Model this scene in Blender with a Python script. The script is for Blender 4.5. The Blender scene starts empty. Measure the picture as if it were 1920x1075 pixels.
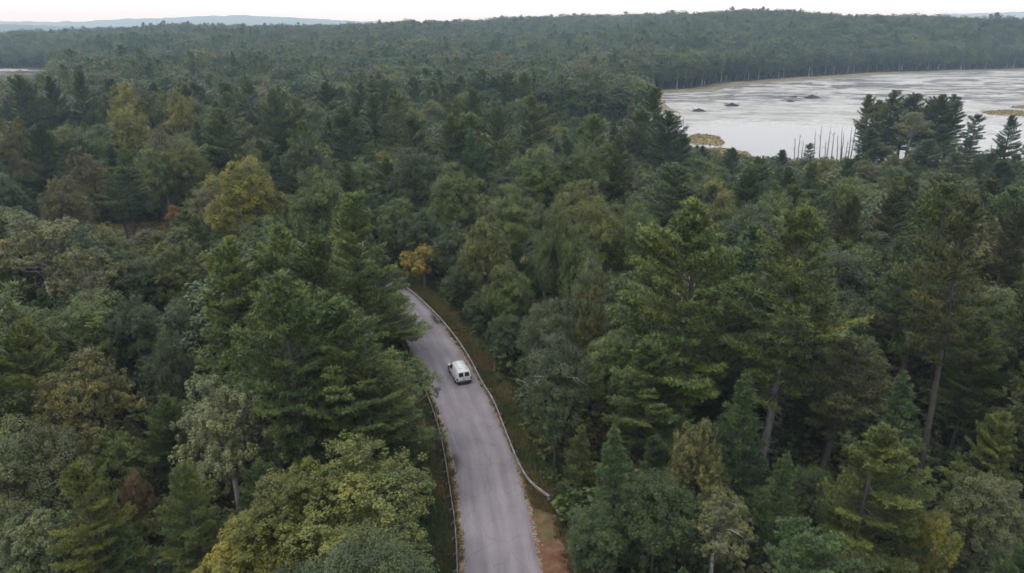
import bpy, math, random
import numpy as np
from mathutils import Vector

# ------------------------------------------------------------------ camera, sky, sun, exposure
scene = bpy.context.scene
cam_data = bpy.data.cameras.new('camera'); cam = bpy.data.objects.new('camera', cam_data)
scene.collection.objects.link(cam); scene.camera = cam
cam.location = (0, 0, 42.0)
cam.rotation_euler = (math.radians(90-20.479), 0, 0)
cam_data.sensor_width = 36.0; cam_data.lens = 36*1300/1920
cam_data.clip_start = 1.0; cam_data.clip_end = 60000.0

world = bpy.data.worlds.new('World'); scene.world = world; world.use_nodes = True
wn = world.node_tree.nodes; wl = world.node_tree.links
for n in list(wn): wn.remove(n)
SUN_EL, SUN_AZ = math.radians(62), math.radians(255)      # high, to the left of the camera, veiled by cloud
w_sky = wn.new('ShaderNodeTexSky'); w_sky.sky_type = 'NISHITA'; w_sky.sun_disc = False
w_sky.sun_elevation = SUN_EL; w_sky.sun_rotation = SUN_AZ; w_sky.dust_density = 4.0; w_sky.air_density = 1.0
w_mix = wn.new('ShaderNodeMix'); w_mix.data_type = 'RGBA'; w_mix.inputs[0].default_value = 0.90   # cloud deck over the clear sky
w_mix.inputs[7].default_value = (15.4, 16.2, 17.5, 1)
w_bg = wn.new('ShaderNodeBackground'); w_bg.inputs[1].default_value = 0.10
w_out = wn.new('ShaderNodeOutputWorld')
wl.new(w_sky.outputs[0], w_mix.inputs[6]); wl.new(w_mix.outputs[2], w_bg.inputs[0]); wl.new(w_bg.outputs[0], w_out.inputs[0])

sun_data = bpy.data.lights.new('sun', 'SUN'); sun_data.energy = 1.5; sun_data.angle = math.radians(24); sun_data.color = (1.0, .97, .92)
sun = bpy.data.objects.new('sun', sun_data); scene.collection.objects.link(sun)
sun.location = (-60, -60, 150)
sd = Vector((math.sin(SUN_AZ)*math.cos(SUN_EL), math.cos(SUN_AZ)*math.cos(SUN_EL), math.sin(SUN_EL)))
sun.rotation_euler = sd.to_track_quat('Z', 'Y').to_euler()

vs = scene.view_settings
vs.view_transform = 'Standard'; vs.look = 'None'; vs.exposure = 0.0; vs.gamma = 1.0; vs.use_curve_mapping = False
cy = scene.cycles
cy.max_bounces = 4; cy.diffuse_bounces = 1; cy.glossy_bounces = 2; cy.transmission_bounces = 2; cy.volume_bounces = 0
cy.use_denoising = True; cy.use_adaptive_sampling = True; cy.adaptive_threshold = 0.02; cy.filter_width = 1.6
cy.caustics_reflective = False; cy.caustics_refractive = False

# ------------------------------------------------------------------ helpers
rng = np.random.default_rng(11); random.seed(11)
COL = scene.collection
def link(o): COL.objects.link(o); return o
def tag(o, label=None, cat=None, group=None, kind=None):
    if label: o['label'] = label
    if cat: o['category'] = cat
    if group: o['group'] = group
    if kind: o['kind'] = kind
    return o
def empty(name, loc=(0, 0, 0), rz=0.0):
    o = bpy.data.objects.new(name, None); o.location = loc; o.rotation_euler = (0, 0, rz); o.empty_display_size = .3
    return link(o)
class MB:
    "collects faces and writes them as one mesh, fast"
    def __init__(s): s.v = []; s.f3 = []; s.f4 = []; s.a3 = []; s.a4 = []; s.m3 = []; s.m4 = []; s.n = 0
    def add(s, V, T=None, Q=None, var=None, mat=0):
        V = np.asarray(V, float).reshape(-1, 3)
        if T is not None and len(T):
            T = np.asarray(T, int).reshape(-1, 3); s.f3.append(T+s.n)
            s.a3.append(np.broadcast_to(np.asarray(0.5 if var is None else var, float), (len(T),))); s.m3.append(np.full(len(T), mat))
        if Q is not None and len(Q):
            Q = np.asarray(Q, int).reshape(-1, 4); s.f4.append(Q+s.n)
            s.a4.append(np.broadcast_to(np.asarray(0.5 if var is None else var, float), (len(Q),))); s.m4.append(np.full(len(Q), mat))
        s.v.append(V); s.n += len(V)
    def mesh(s, name, mats, smooth=False):
        me = bpy.data.meshes.new(name)
        V = np.concatenate(s.v) if s.v else np.zeros((0, 3))
        T = np.concatenate(s.f3) if s.f3 else np.zeros((0, 3), int); Q = np.concatenate(s.f4) if s.f4 else np.zeros((0, 4), int)
        me.vertices.add(len(V)); me.vertices.foreach_set('co', V.astype(np.float32).ravel())
        idx = np.concatenate([T.ravel(), Q.ravel()]); me.loops.add(len(idx)); me.loops.foreach_set('vertex_index', idx.astype(np.int32))
        st = np.concatenate([np.arange(len(T))*3, len(T)*3+np.arange(len(Q))*4])
        me.polygons.add(len(st)); me.polygons.foreach_set('loop_start', st.astype(np.int32))
        me.polygons.foreach_set('material_index', np.concatenate(s.m3+s.m4).astype(np.int32))
        if smooth: me.polygons.foreach_set('use_smooth', np.ones(len(st), bool))
        for m in mats: me.materials.append(m)
        at = me.attributes.new('var', 'FLOAT', 'FACE'); at.data.foreach_set('value', np.concatenate(s.a3+s.a4).astype(np.float32))
        me.update(calc_edges=True); me.validate()
        return me
    def build(s, name, mats, parent=None, smooth=False):
        if not isinstance(mats, (list, tuple)): mats = [mats]
        o = bpy.data.objects.new(name, s.mesh(name, mats, smooth)); link(o); o.parent = parent
        return o
    def box(s, c, d, mat=0, rz=0.0):
        c = np.asarray(c, float); d = np.asarray(d, float)/2
        V = np.array([(x, y, z) for x in (-1, 1) for y in (-1, 1) for z in (-1, 1)])*d
        if rz: V = V @ np.array([[math.cos(rz), math.sin(rz), 0], [-math.sin(rz), math.cos(rz), 0], [0, 0, 1]])
        s.add(V+c, Q=[(0, 1, 3, 2), (4, 6, 7, 5), (0, 4, 5, 1), (2, 3, 7, 6), (0, 2, 6, 4), (1, 5, 7, 3)], mat=mat); return s
    def tube(s, P, R, n=5, mat=0, cap=True):
        P = np.asarray(P, float); R = np.broadcast_to(np.asarray(R, float), (len(P),))
        D = np.gradient(P, axis=0); D /= np.linalg.norm(D, axis=1, keepdims=True)+1e-9
        ref = np.array([.31, .95, .05]) if abs(D[0, 2]) > .7 else np.array([0, 0, 1.])
        A = np.cross(D, ref); A /= np.linalg.norm(A, axis=1, keepdims=True)+1e-9; B = np.cross(D, A)
        t = np.arange(n)*2*math.pi/n
        V = P[:, None]+R[:, None, None]*(np.cos(t)[None, :, None]*A[:, None]+np.sin(t)[None, :, None]*B[:, None])
        k = len(P); i = np.arange(k-1)[:, None]*n; j = np.arange(n)[None]; j2 = (j+1) % n
        Q = np.stack([i+j, i+j2, i+n+j2, i+n+j], -1).reshape(-1, 4)
        T = []
        if cap: T = [(0, a+1, a) for a in range(1, n-1)]+[((k-1)*n, (k-1)*n+a, (k-1)*n+a+1) for a in range(1, n-1)]
        s.add(V.reshape(-1, 3), T=T, Q=Q, mat=mat); return s
def unit(v): return v/(np.linalg.norm(v, axis=-1, keepdims=True)+1e-9)

# ------------------------------------------------------------------ materials
def nmat(name):
    m = bpy.data.materials.new(name); m.use_nodes = True
    nt = m.node_tree
    for n in list(nt.nodes): nt.nodes.remove(n)
    return m, nt.nodes, nt.links
def node(N, t, **kw):
    n = N.new(t)
    for k, v in kw.items():
        if k == 'inp':
            for a, b in v.items(): n.inputs[a].default_value = b
        else: setattr(n, k, v)
    return n
def ramp(N, stops):
    r = N.new('ShaderNodeValToRGB'); e = r.color_ramp.elements
    while len(e) < len(stops): e.new(.5)
    for i, (p, c) in enumerate(stops): e[i].position = p; e[i].color = (*c, 1)
    return r
def leaf_material(name, instanced, transl=.09):
    m, N, L = nmat(name)
    src = node(N, 'ShaderNodeAttribute', attribute_name='tint', attribute_type='INSTANCER') if instanced else node(N, 'ShaderNodeObjectInfo')
    a = node(N, 'ShaderNodeAttribute', attribute_name='var')
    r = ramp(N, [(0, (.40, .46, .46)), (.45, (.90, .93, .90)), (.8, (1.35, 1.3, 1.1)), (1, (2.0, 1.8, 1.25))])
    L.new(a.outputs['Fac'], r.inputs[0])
    mu = node(N, 'ShaderNodeMix', data_type='RGBA', blend_type='MULTIPLY'); mu.inputs[0].default_value = 1
    tc = node(N, 'ShaderNodeTexCoord'); nz = node(N, 'ShaderNodeTexNoise', inp={'Scale': .30, 'Detail': 3.0, 'Roughness': .6}); L.new(tc.outputs['Object'], nz.inputs[0])
    hr = ramp(N, [(.34, (.84, 1.0, 1.02)), (.52, (1.0, 1.0, 1.0)), (.70, (1.14, 1.04, .88))]); L.new(nz.outputs[0], hr.inputs[0])
    m0 = node(N, 'ShaderNodeMix', data_type='RGBA', blend_type='MULTIPLY'); m0.inputs[0].default_value = 1
    L.new(src.outputs['Color'], m0.inputs[6]); L.new(hr.outputs[0], m0.inputs[7])
    L.new(m0.outputs[2], mu.inputs[6]); L.new(r.outputs[0], mu.inputs[7])
    p = node(N, 'ShaderNodeBsdfPrincipled', inp={'Roughness': .5, 'Specular IOR Level': .35})
    t = node(N, 'ShaderNodeBsdfTranslucent'); mx = node(N, 'ShaderNodeMixShader', inp={0: transl}); o = node(N, 'ShaderNodeOutputMaterial')
    L.new(mu.outputs[2], p.inputs['Base Color']); L.new(mu.outputs[2], t.inputs[0])
    L.new(p.outputs[0], mx.inputs[1]); L.new(t.outputs[0], mx.inputs[2]); L.new(mx.outputs[0], o.inputs[0])
    return m
def noise_material(name, stops, scale=3.0, rough=.85, detail=4.0, coord='Object', spec=.2, stretch=(1, 1, 1), bump=0.0, metallic=0.0):
    m, N, L = nmat(name)
    tc = node(N, 'ShaderNodeTexCoord'); mp = node(N, 'ShaderNodeMapping', inp={3: stretch})
    nz = node(N, 'ShaderNodeTexNoise', inp={'Scale': scale, 'Detail': detail, 'Roughness': .6})
    r = ramp(N, stops)
    p = node(N, 'ShaderNodeBsdfPrincipled', inp={'Roughness': rough, 'Specular IOR Level': spec, 'Metallic': metallic}); o = node(N, 'ShaderNodeOutputMaterial')
    L.new(tc.outputs[coord], mp.inputs[0]); L.new(mp.outputs[0], nz.inputs[0]); L.new(nz.outputs[0], r.inputs[0]); L.new(r.outputs[0], p.inputs[0])
    if bump:
        b = node(N, 'ShaderNodeBump', inp={'Strength': bump, 'Distance': .05}); L.new(nz.outputs[0], b.inputs['Height']); L.new(b.outputs[0], p.inputs['Normal'])
    L.new(p.outputs[0], o.inputs[0])
    return m
M = {}
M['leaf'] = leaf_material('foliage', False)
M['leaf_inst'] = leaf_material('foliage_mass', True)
M['bark'] = noise_material('grey_brown_bark', [(.3, (.04, .034, .03)), (.7, (.11, .095, .085))], 2.5, stretch=(3, 3, .6), bump=.6)
M['pale_bark'] = noise_material('pale_bark', [(.3, (.20, .185, .165)), (.55, (.36, .34, .31)), (.8, (.48, .46, .43))], 1.6, stretch=(2, 2, 1), bump=.3)
M['dead_wood'] = noise_material('weathered_dead_wood', [(.3, (.11, .10, .095)), (.7, (.27, .25, .235))], 2.0, stretch=(3, 3, .5), bump=.4)

# ------------------------------------------------------------------ lie of the land
ROAD = [(0.9,20),(0.3,30),(-0.2,38),(-.75,45.25),(-1.35,50.5),(-2.05,55.5),(-2.95,61),(-4.5,67.5),(-6.4,74.6),(-7.65,78.6),(-9.4,84),(-11.3,89),(-14.2,96.5),(-17.6,104),(-21.5,111),(-27,118),(-36,122.3),(-48,124.5),(-62,124.6),(-80,123.5),(-100,124.5),(-130,129)]
LAKE = [(92,505),(84,420),(70,345),(79,318),(78,292),(84,272),(98,262),(118,259),(140,256),(160,256),(178,250),(187,226),(250,215),(360,235),(520,330),(800,520),(950,700),(900,930),(760,905),(617,868),(530,838),(470,815),(405,790),(330,735),(262,690),(214,652),(190,630),(172,600),(150,575),(120,560),(100,540)]
POND = [(-700,700),(-520,706),(-440,720),(-380,738),(-392,760),(-440,782),(-500,800),(-560,822),(-680,840),(-800,800)]
LAKE_Z, POND_Z = -5.0, -2.0
SKYX = [-.95,-.738,-.5,-.246,-.077,.031,.223,.415,.569,.738,1.0]
SKYG = [1,2,11,21,29,33,39,34,31,26,20]
def smooth(a, b, x):
    t = np.clip((x-a)/(b-a), 0, 1); return t*t*(3-2*t)
def poly_sd(P, x, y):
    "signed distance to a polygon, negative inside"
    d = np.full(x.shape, 1e9); inside = np.zeros(x.shape, bool)
    n = len(P)
    for i in range(n):
        ax, ay = P[i]; bx, by = P[(i+1) % n]
        ex, ey = bx-ax, by-ay
        t = np.clip(((x-ax)*ex+(y-ay)*ey)/(ex*ex+ey*ey), 0, 1)
        d = np.minimum(d, np.hypot(x-ax-t*ex, y-ay-t*ey))
        c = ((ay > y) != (by > y)) & (x < (bx-ax)*(y-ay)/((by-ay) if by != ay else 1e-9)+ax)
        inside ^= c
    return np.where(inside, -d, d)
def road_sd(x, y):
    "distance to the road's centre line, and the side (positive = right of travel)"
    d = np.full(x.shape, 1e9); s = np.zeros(x.shape)
    for i in range(len(ROAD)-1):
        ax, ay = ROAD[i]; bx, by = ROAD[i+1]
        ex, ey = bx-ax, by-ay
        t = np.clip(((x-ax)*ex+(y-ay)*ey)/(ex*ex+ey*ey), 0, 1)
        q = np.hypot(x-ax-t*ex, y-ay-t*ey)
        side = np.where((x-ax)*ey-(y-ay)*ex > 0, 1., -1.)
        s = np.where(q < d, side, s); d = np.minimum(d, q)
    return d, s
def height(x, y):
    x = np.asarray(x, float); y = np.asarray(y, float)
    r, side = road_sd(x, y)
    out = smooth(4.2, 13, r)
    lump = 0.8*np.sin(x*.11+1.3)*np.cos(y*.083)+.5*np.sin(x*.23+y*.19)+1.6*np.sin(x*.021+.4)*np.sin(y*.017+1.1)
    near = out*np.where(side > 0, -1.6-2.0*smooth(12, 45, r), -.9-.3*smooth(12, 40, r))+smooth(6, 40, r)*lump*.55
    d = np.hypot(x, y)
    g = np.interp(x/np.maximum(y, 1), SKYX, SKYG)
    hill = g*smooth(560, 1350, d)+4*smooth(500, 1100, d)*np.sin(x*.006+y*.004)+3*smooth(700, 1300, d)*np.sin(x*.013-y*.009+1)
    back = 1-.55*smooth(1500, 3200, d)
    z = near*(1-smooth(500, 900, d)) + hill*back
    ls = poly_sd(LAKE, x, y); wl = smooth(30, -14, ls); wn = smooth(150, 10, ls)
    z = z*(1-wn)+np.minimum(z, -3.4)*wn
    z = z*(1-wl)+(-6.4)*wl
    ps = poly_sd(POND, x, y); wp = smooth(40, -15, ps)
    z = z*(1-wp)+(-3.3)*wp
    return z
HAZE_DENSITY = 1.8e-4


# ------------------------------------------------------------------ tree shapes
def tufts(mb, C, D, ln, wd, nb, var, mat=0, up=.3, spread=.62):
    "needle tufts: nb thin blades fanning out of each centre C round direction D"
    n = len(C); C = np.repeat(C, nb, 0); D = np.repeat(D, nb, 0); v = np.repeat(var, nb)
    d = unit(D*.75+rng.normal(size=(n*nb, 3))*spread+np.array([0, 0, up]))
    s = unit(np.cross(d, np.array([0, 0, 1.])+rng.normal(size=(n*nb, 3))*.45))
    l = (ln*rng.uniform(.65, 1.25, n*nb))[:, None]; w = (wd*rng.uniform(.7, 1.3, n*nb))[:, None]
    V = np.stack([C-s*w*.5, C+s*w*.5, C+d*l], 1).reshape(-1, 3)
    mb.add(V, T=np.arange(n*nb*3).reshape(-1, 3), var=np.clip(v+rng.normal(0, .07, n*nb), 0, 1), mat=mat)
def leaves(mb, C, N_, size, var, mat=0, aspect=.62):
    "broad leaves: one bent diamond each"
    n = len(C); a = unit(np.cross(N_, rng.normal(size=(n, 3)))); b = unit(np.cross(N_, a))
    s = (size*rng.uniform(.65, 1.35, n))[:, None]
    V = np.stack([C-a*s*.5, C-b*s*.5*aspect, C+a*s*.5-N_*s*.12, C+b*s*.5*aspect], 1).reshape(-1, 3)
    mb.add(V, Q=np.arange(n*4).reshape(-1, 4), var=var, mat=mat)
def pine_mesh(H, R, base, seed, style='pine', q=1.0, dead=.5):
    "a white pine: whorled boughs carrying flat plumes of needle tufts; returns (wood, crown)"
    global rng
    rng = np.random.default_rng(seed); wood = MB(); crown = MB()
    nz = 9; tz = np.linspace(0, 1, nz); lean = rng.normal(0, .018*H, 2)
    wob = np.cumsum(rng.normal(0, .03, (nz, 2)), 0)
    TP = np.stack([lean[0]*tz**1.5+wob[:, 0], lean[1]*tz**1.5+wob[:, 1], tz*H*.985], 1)
    r0 = .011*H+.05
    wood.tube(TP, r0*(1-tz)**.75+.02, 7 if q > .5 else 4)
    if q > .5: wood.tube([(0, 0, -.6), (0, 0, .1), (0, 0, .5)], [r0*1.7, r0*1.45, r0*1.05], 7)
    def axis(z): return np.array([np.interp(z, TP[:, 2], TP[:, 0]), np.interp(z, TP[:, 2], TP[:, 1]), z])
    side = rng.normal(size=2); side /= np.linalg.norm(side); skew = rng.uniform(.1, .3)
    gap_az, gap_w, gap_z = rng.uniform(0, 6.28), rng.uniform(.3, .8), rng.uniform(.1, .6); wsp = rng.uniform(.85, 1.2); wavy = rng.uniform(0, 6.28)
    CC, DD, VV = [], [], []
    z = base*H
    while z < H*.97:
        t = (z-base*H)/(H*(1-base))
        if style == 'hemlock': prof = (1-t)**.85*(.75+.25*min(1, t/.12)); el0 = math.radians(-4+30*t)
        elif style == 'young': prof = (1-t**1.4)**.8*(.8+.2*min(1, t/.15)); el0 = math.radians(14+44*t)
        elif style == 'flat': prof = (1-t**2)**.7*(.6+.4*min(1, t/.3)); el0 = math.radians(2+50*t*t)
        elif style == 'round': prof = (1-t**3)**.8*(.55+.45*min(1, t/.35)); el0 = math.radians(6+60*t**2)
        else: prof = (1-t**1.9)**.8*(.58+.42*min(1, t/.25)); el0 = math.radians(3+60*t**1.7)
        nb = rng.integers(5, 8) if t < .9 else rng.integers(4, 6)
        if q < .5: nb = max(3, nb-2)
        a0 = rng.uniform(0, 6.28); whorl = rng.uniform(.78, 1.12)
        for b in range(nb):
            az = a0+b*6.283/nb+rng.normal(0, .22)
            h2 = np.array([math.cos(az), math.sin(az)])
            if style != 'young' and abs((az-gap_az+3.14) % 6.283-3.14) < gap_w and abs(t-gap_z) < .16 and rng.random() < .75: continue
            L = R*prof*whorl*(1+.14*math.sin(t*13+wavy))*rng.uniform(.66, 1.14)*(1+skew*h2@side)
            if t < .25 and rng.random() < .22 and style != 'young': L *= .45
            L = max(L, .35+.25*(1-t))
            el = el0+rng.normal(0, .15)
            ns = 6; s = np.linspace(0, 1, ns)
            sag = {'hemlock': -.16}.get(style, -.05)
            rad = L*(s*math.cos(el)); zz = L*(s*math.sin(el)+sag*np.sin(s*3.14)*(1-t)+.13*s**3*(0 if style == 'hemlock' else 1))
            bend = rng.normal(0, .10)*L*s**2
            P = axis(z)[None]+np.stack([rad*h2[0]-bend*h2[1], rad*h2[1]+bend*h2[0], zz], 1)
            if q > .5: wood.tube(P[[0, 1, 3, 5]], np.array([.016*L+.014, .011*L+.012, .006*L+.008, .006]), 3, cap=False)
            bv = rng.uniform(.18, .72)
            # side sprays along the bough, flat to slightly raised
            step = (.27 if q > .5 else .55)*(1 if L > 1.2 else .8)
            u = np.arange(.16 if L > 1.5 else .08, 1.0, step/L)
            for sgn in (-1, 1):
                for uu in u:
                    p0 = np.array([np.interp(uu, s, P[:, k]) for k in range(3)])
                    dr = P[min(5, int(uu*5)+1)]-P[int(uu*5) if uu < 1 else 4]; dr /= np.linalg.norm(dr)+1e-9
                    sd_ = np.cross(dr, [0, 0, 1.]); sd_ /= np.linalg.norm(sd_)+1e-9
                    ll = min(.30*L, 1.6)*(1.15-.75*abs(uu-.55)/.55)*rng.uniform(.6, 1.25)
                    if uu < .35: ll *= .7
                    dv = unit(dr*rng.uniform(.55, 1.0)+sgn*sd_*rng.uniform(.6, 1.0)+np.array([0, 0, rng.uniform(-.02, .28)]))
                    k = max(1, int(ll/(.21 if q > .5 else .42)))
                    w = (np.arange(k)+rng.uniform(.5, 1.0))/k
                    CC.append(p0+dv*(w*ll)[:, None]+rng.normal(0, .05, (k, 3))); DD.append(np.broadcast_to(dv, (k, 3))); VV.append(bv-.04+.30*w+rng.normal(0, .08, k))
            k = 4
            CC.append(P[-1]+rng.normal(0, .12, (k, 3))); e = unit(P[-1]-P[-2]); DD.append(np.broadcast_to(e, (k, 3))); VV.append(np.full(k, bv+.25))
        z += wsp*rng.uniform(.70, 1.35)*(1.0 if t < .7 else .65)*(H/25)**.5*(1 if q > .5 else 1.25)
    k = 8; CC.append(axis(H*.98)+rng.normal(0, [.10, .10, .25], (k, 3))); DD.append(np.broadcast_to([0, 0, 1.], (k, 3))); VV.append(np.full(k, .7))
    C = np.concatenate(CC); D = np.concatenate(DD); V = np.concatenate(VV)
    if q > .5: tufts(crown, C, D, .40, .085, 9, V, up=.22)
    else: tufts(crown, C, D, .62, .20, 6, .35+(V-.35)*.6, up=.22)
    if q > .5 and dead:       # bare dead boughs under the live crown
        for i in range(int(dead*26)):
            zz = rng.uniform(.12, base+.12)*H; az = rng.uniform(0, 6.28); L = rng.uniform(.5, 2.6)
            d = np.array([math.cos(az), math.sin(az), rng.uniform(-.35, .15)])
            p = axis(zz); P = [p, p+d*L*.5, p+d*L+np.array([0, 0, rng.uniform(-.4, .15)])]
            wood.tube(P, [.035, .022, .008], 3, cap=False)
            for kk in range(2):
                w = rng.uniform(.4, .9); pp = p+d*L*w; wood.tube([pp, pp+unit(d+rng.normal(0, .6, 3))*L*.3], [.014, .005], 3, cap=False)
    return wood, crown
def broad_mesh(H, R, base, seed, style='oak', q=1.0):
    "a broadleaf tree: forking limbs, billowing lobes, twig clusters, leaves; returns (wood, crown)"
    global rng
    rng = np.random.default_rng(seed); wood = MB(); crown = MB()
    nl = {'oak': 64, 'maple': 44, 'birch': 42, 'aspen': 38, 'bush': 14}[style]
    zc = H*(base+1)/2; rz = H*(1-base)/2
    lobes = []; tries = 0
    while len(lobes) < nl and tries < 4000:
        tries += 1
        d = unit(rng.normal(size=3)); rr = rng.uniform(.50, .86) if len(lobes) > nl*.2 else rng.uniform(.1, .5)
        if d[2] < -.35 and rng.random() < .7: continue
        taper = 1.0 if style in ('oak', 'bush') else 1-.30*max(0, d[2])
        p = np.array([d[0]*R*rr*taper, d[1]*R*rr*taper, zc+d[2]*rz*rr])
        lr = R*rng.uniform(.22, .37)*(1 if style != 'birch' else .9)
        if all(np.linalg.norm(p-a) > .50*(lr+b)*(.84 if style == 'oak' else .78) for a, b in lobes): lobes.append((p, lr))
    hb = H*(base+.10); r0 = .012*H+.05
    fork = np.array([rng.normal(0, .02*H), rng.normal(0, .02*H), hb])
    if style == 'bush': fork = np.array([0, 0, .12*H]); r0 = .05
    wood.tube([(0, 0, -.5), (0, 0, 0), (fork[0]*.4, fork[1]*.4, hb*.5), fork], [r0*1.7, r0*1.25, r0*.95, r0*.8], 7 if q > .5 else 4)
    top = fork+np.array([rng.normal(0, .05*R), rng.normal(0, .05*R), (H-hb)*.72])
    if style != 'bush': wood.tube([fork, (fork+top)/2+rng.normal(0, .12, 3), top], [r0*.75, r0*.5, r0*.15], 5)
    ncl = max(4, int({'oak': 17, 'maple': 22, 'birch': 16, 'aspen': 17, 'bush': 9}[style]*(1 if q > .5 else .55)))
    nlf = int({'oak': 58, 'maple': 46, 'birch': 40, 'aspen': 48, 'bush': 26}[style]*(1 if q > .5 else .36))
    ls = {'oak': .175, 'maple': .165, 'birch': .165, 'aspen': .155, 'bush': .2}[style]*(1 if q > .5 else 2.05)
    for p, lr in lobes:
        w = rng.uniform(0, .75); st = fork*(1-w)+top*w; st[2] = min(st[2], p[2]-.1*lr) if p[2] > fork[2] else fork[2]
        mid = (st+p)/2+np.array([0, 0, -.06*R])+rng.normal(0, .05*R, 3)
        if q > .5 or style == 'birch': wood.tube([st, mid, p], [r0*.30, r0*.17, r0*.06], 4 if q > .5 else 3, cap=False)
        lv = rng.uniform(.22, .60)
        out = unit(p-np.array([0, 0, zc-.25*rz]))
        for c in range(ncl):
            d = unit(rng.normal(size=3)+out*.75+np.array([0, 0, .35]))
            sq = np.array([1, 1, .8]) if style != 'aspen' else np.array([.75, .75, 1.25])
            cc = p+d*lr*rng.uniform(.55, 1.12 if style == 'oak' else 1.32)*sq
            cr = lr*(rng.uniform(.24, .40) if style == 'oak' else rng.uniform(.17, .33))
            if q > .5 and rng.random() < .5: wood.tube([p, (p+cc)/2+rng.normal(0, .08, 3), cc], [r0*.08, r0*.05, .008], 3, cap=False)
            n = max(3, int(nlf*rng.uniform(.7, 1.3)))
            o = rng.normal(size=(n, 3)); o = o/np.maximum(np.linalg.norm(o, axis=1, keepdims=True), .6)*rng.uniform(.35, 1.0, (n, 1))**.6
            if style == 'aspen': o = o*np.array([.7, .7, 1.7])
            N_ = unit(unit(o)*.4+d*.35+np.array([0, 0, .7])+rng.normal(0, .42, (n, 3)))
            leaves(crown, cc+o*cr, N_, ls, np.clip(lv+rng.uniform(-.12, .22)+rng.normal(0, .06, n), 0, 1))
    return wood, crown
# ------------------------------------------------------------------ the setting: ground, water, road, hills
def land_material():
    m, N, L = nmat('forest_floor_litter')
    tc = node(N, 'ShaderNodeTexCoord')
    a = node(N, 'ShaderNodeTexNoise', inp={'Scale': .35, 'Detail': 6.0, 'Roughness': .65}); b = node(N, 'ShaderNodeTexNoise', inp={'Scale': 2.2, 'Detail': 5.0, 'Roughness': .7})
    L.new(tc.outputs['Object'], a.inputs[0]); L.new(tc.outputs['Object'], b.inputs[0])
    r1 = ramp(N, [(.36, (.030, .040, .016)), (.5, (.062, .046, .024)), (.62, (.105, .058, .030)), (.75, (.13, .085, .045))])
    r2 = ramp(N, [(.3, (.55, .55, .55)), (.7, (1.3, 1.3, 1.3))])
    L.new(a.outputs[0], r1.inputs[0]); L.new(b.outputs[0], r2.inputs[0])
    mu = node(N, 'ShaderNodeMix', data_type='RGBA', blend_type='MULTIPLY'); mu.inputs[0].default_value = 1
    L.new(r1.outputs[0], mu.inputs[6]); L.new(r2.outputs[0], mu.inputs[7])
    p = node(N, 'ShaderNodeBsdfPrincipled', inp={'Roughness': .95, 'Specular IOR Level': .1}); o = node(N, 'ShaderNodeOutputMaterial')
    bp = node(N, 'ShaderNodeBump', inp={'Strength': .8, 'Distance': .12}); L.new(b.outputs[0], bp.inputs['Height']); L.new(bp.outputs[0], p.inputs['Normal'])
    L.new(mu.outputs[2], p.inputs[0]); L.new(p.outputs[0], o.inputs[0])
    return m
M['land'] = land_material()
g = 290; u = np.linspace(-1, 1, g); wv = 9600*np.sinh(6.6*u)/np.sinh(6.6)
GX, GY = np.meshgrid(wv-6, wv+78)
GZ = height(GX.ravel(), GY.ravel())
ii = np.arange(g-1)[:, None]*g+np.arange(g-1)[None]
gb = MB(); gb.add(np.stack([GX.ravel(), GY.ravel(), GZ], 1), Q=np.stack([ii, ii+1, ii+g+1, ii+g], -1).reshape(-1, 4))
tag(gb.build('ground', M['land'], smooth=True), kind='structure')

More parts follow.
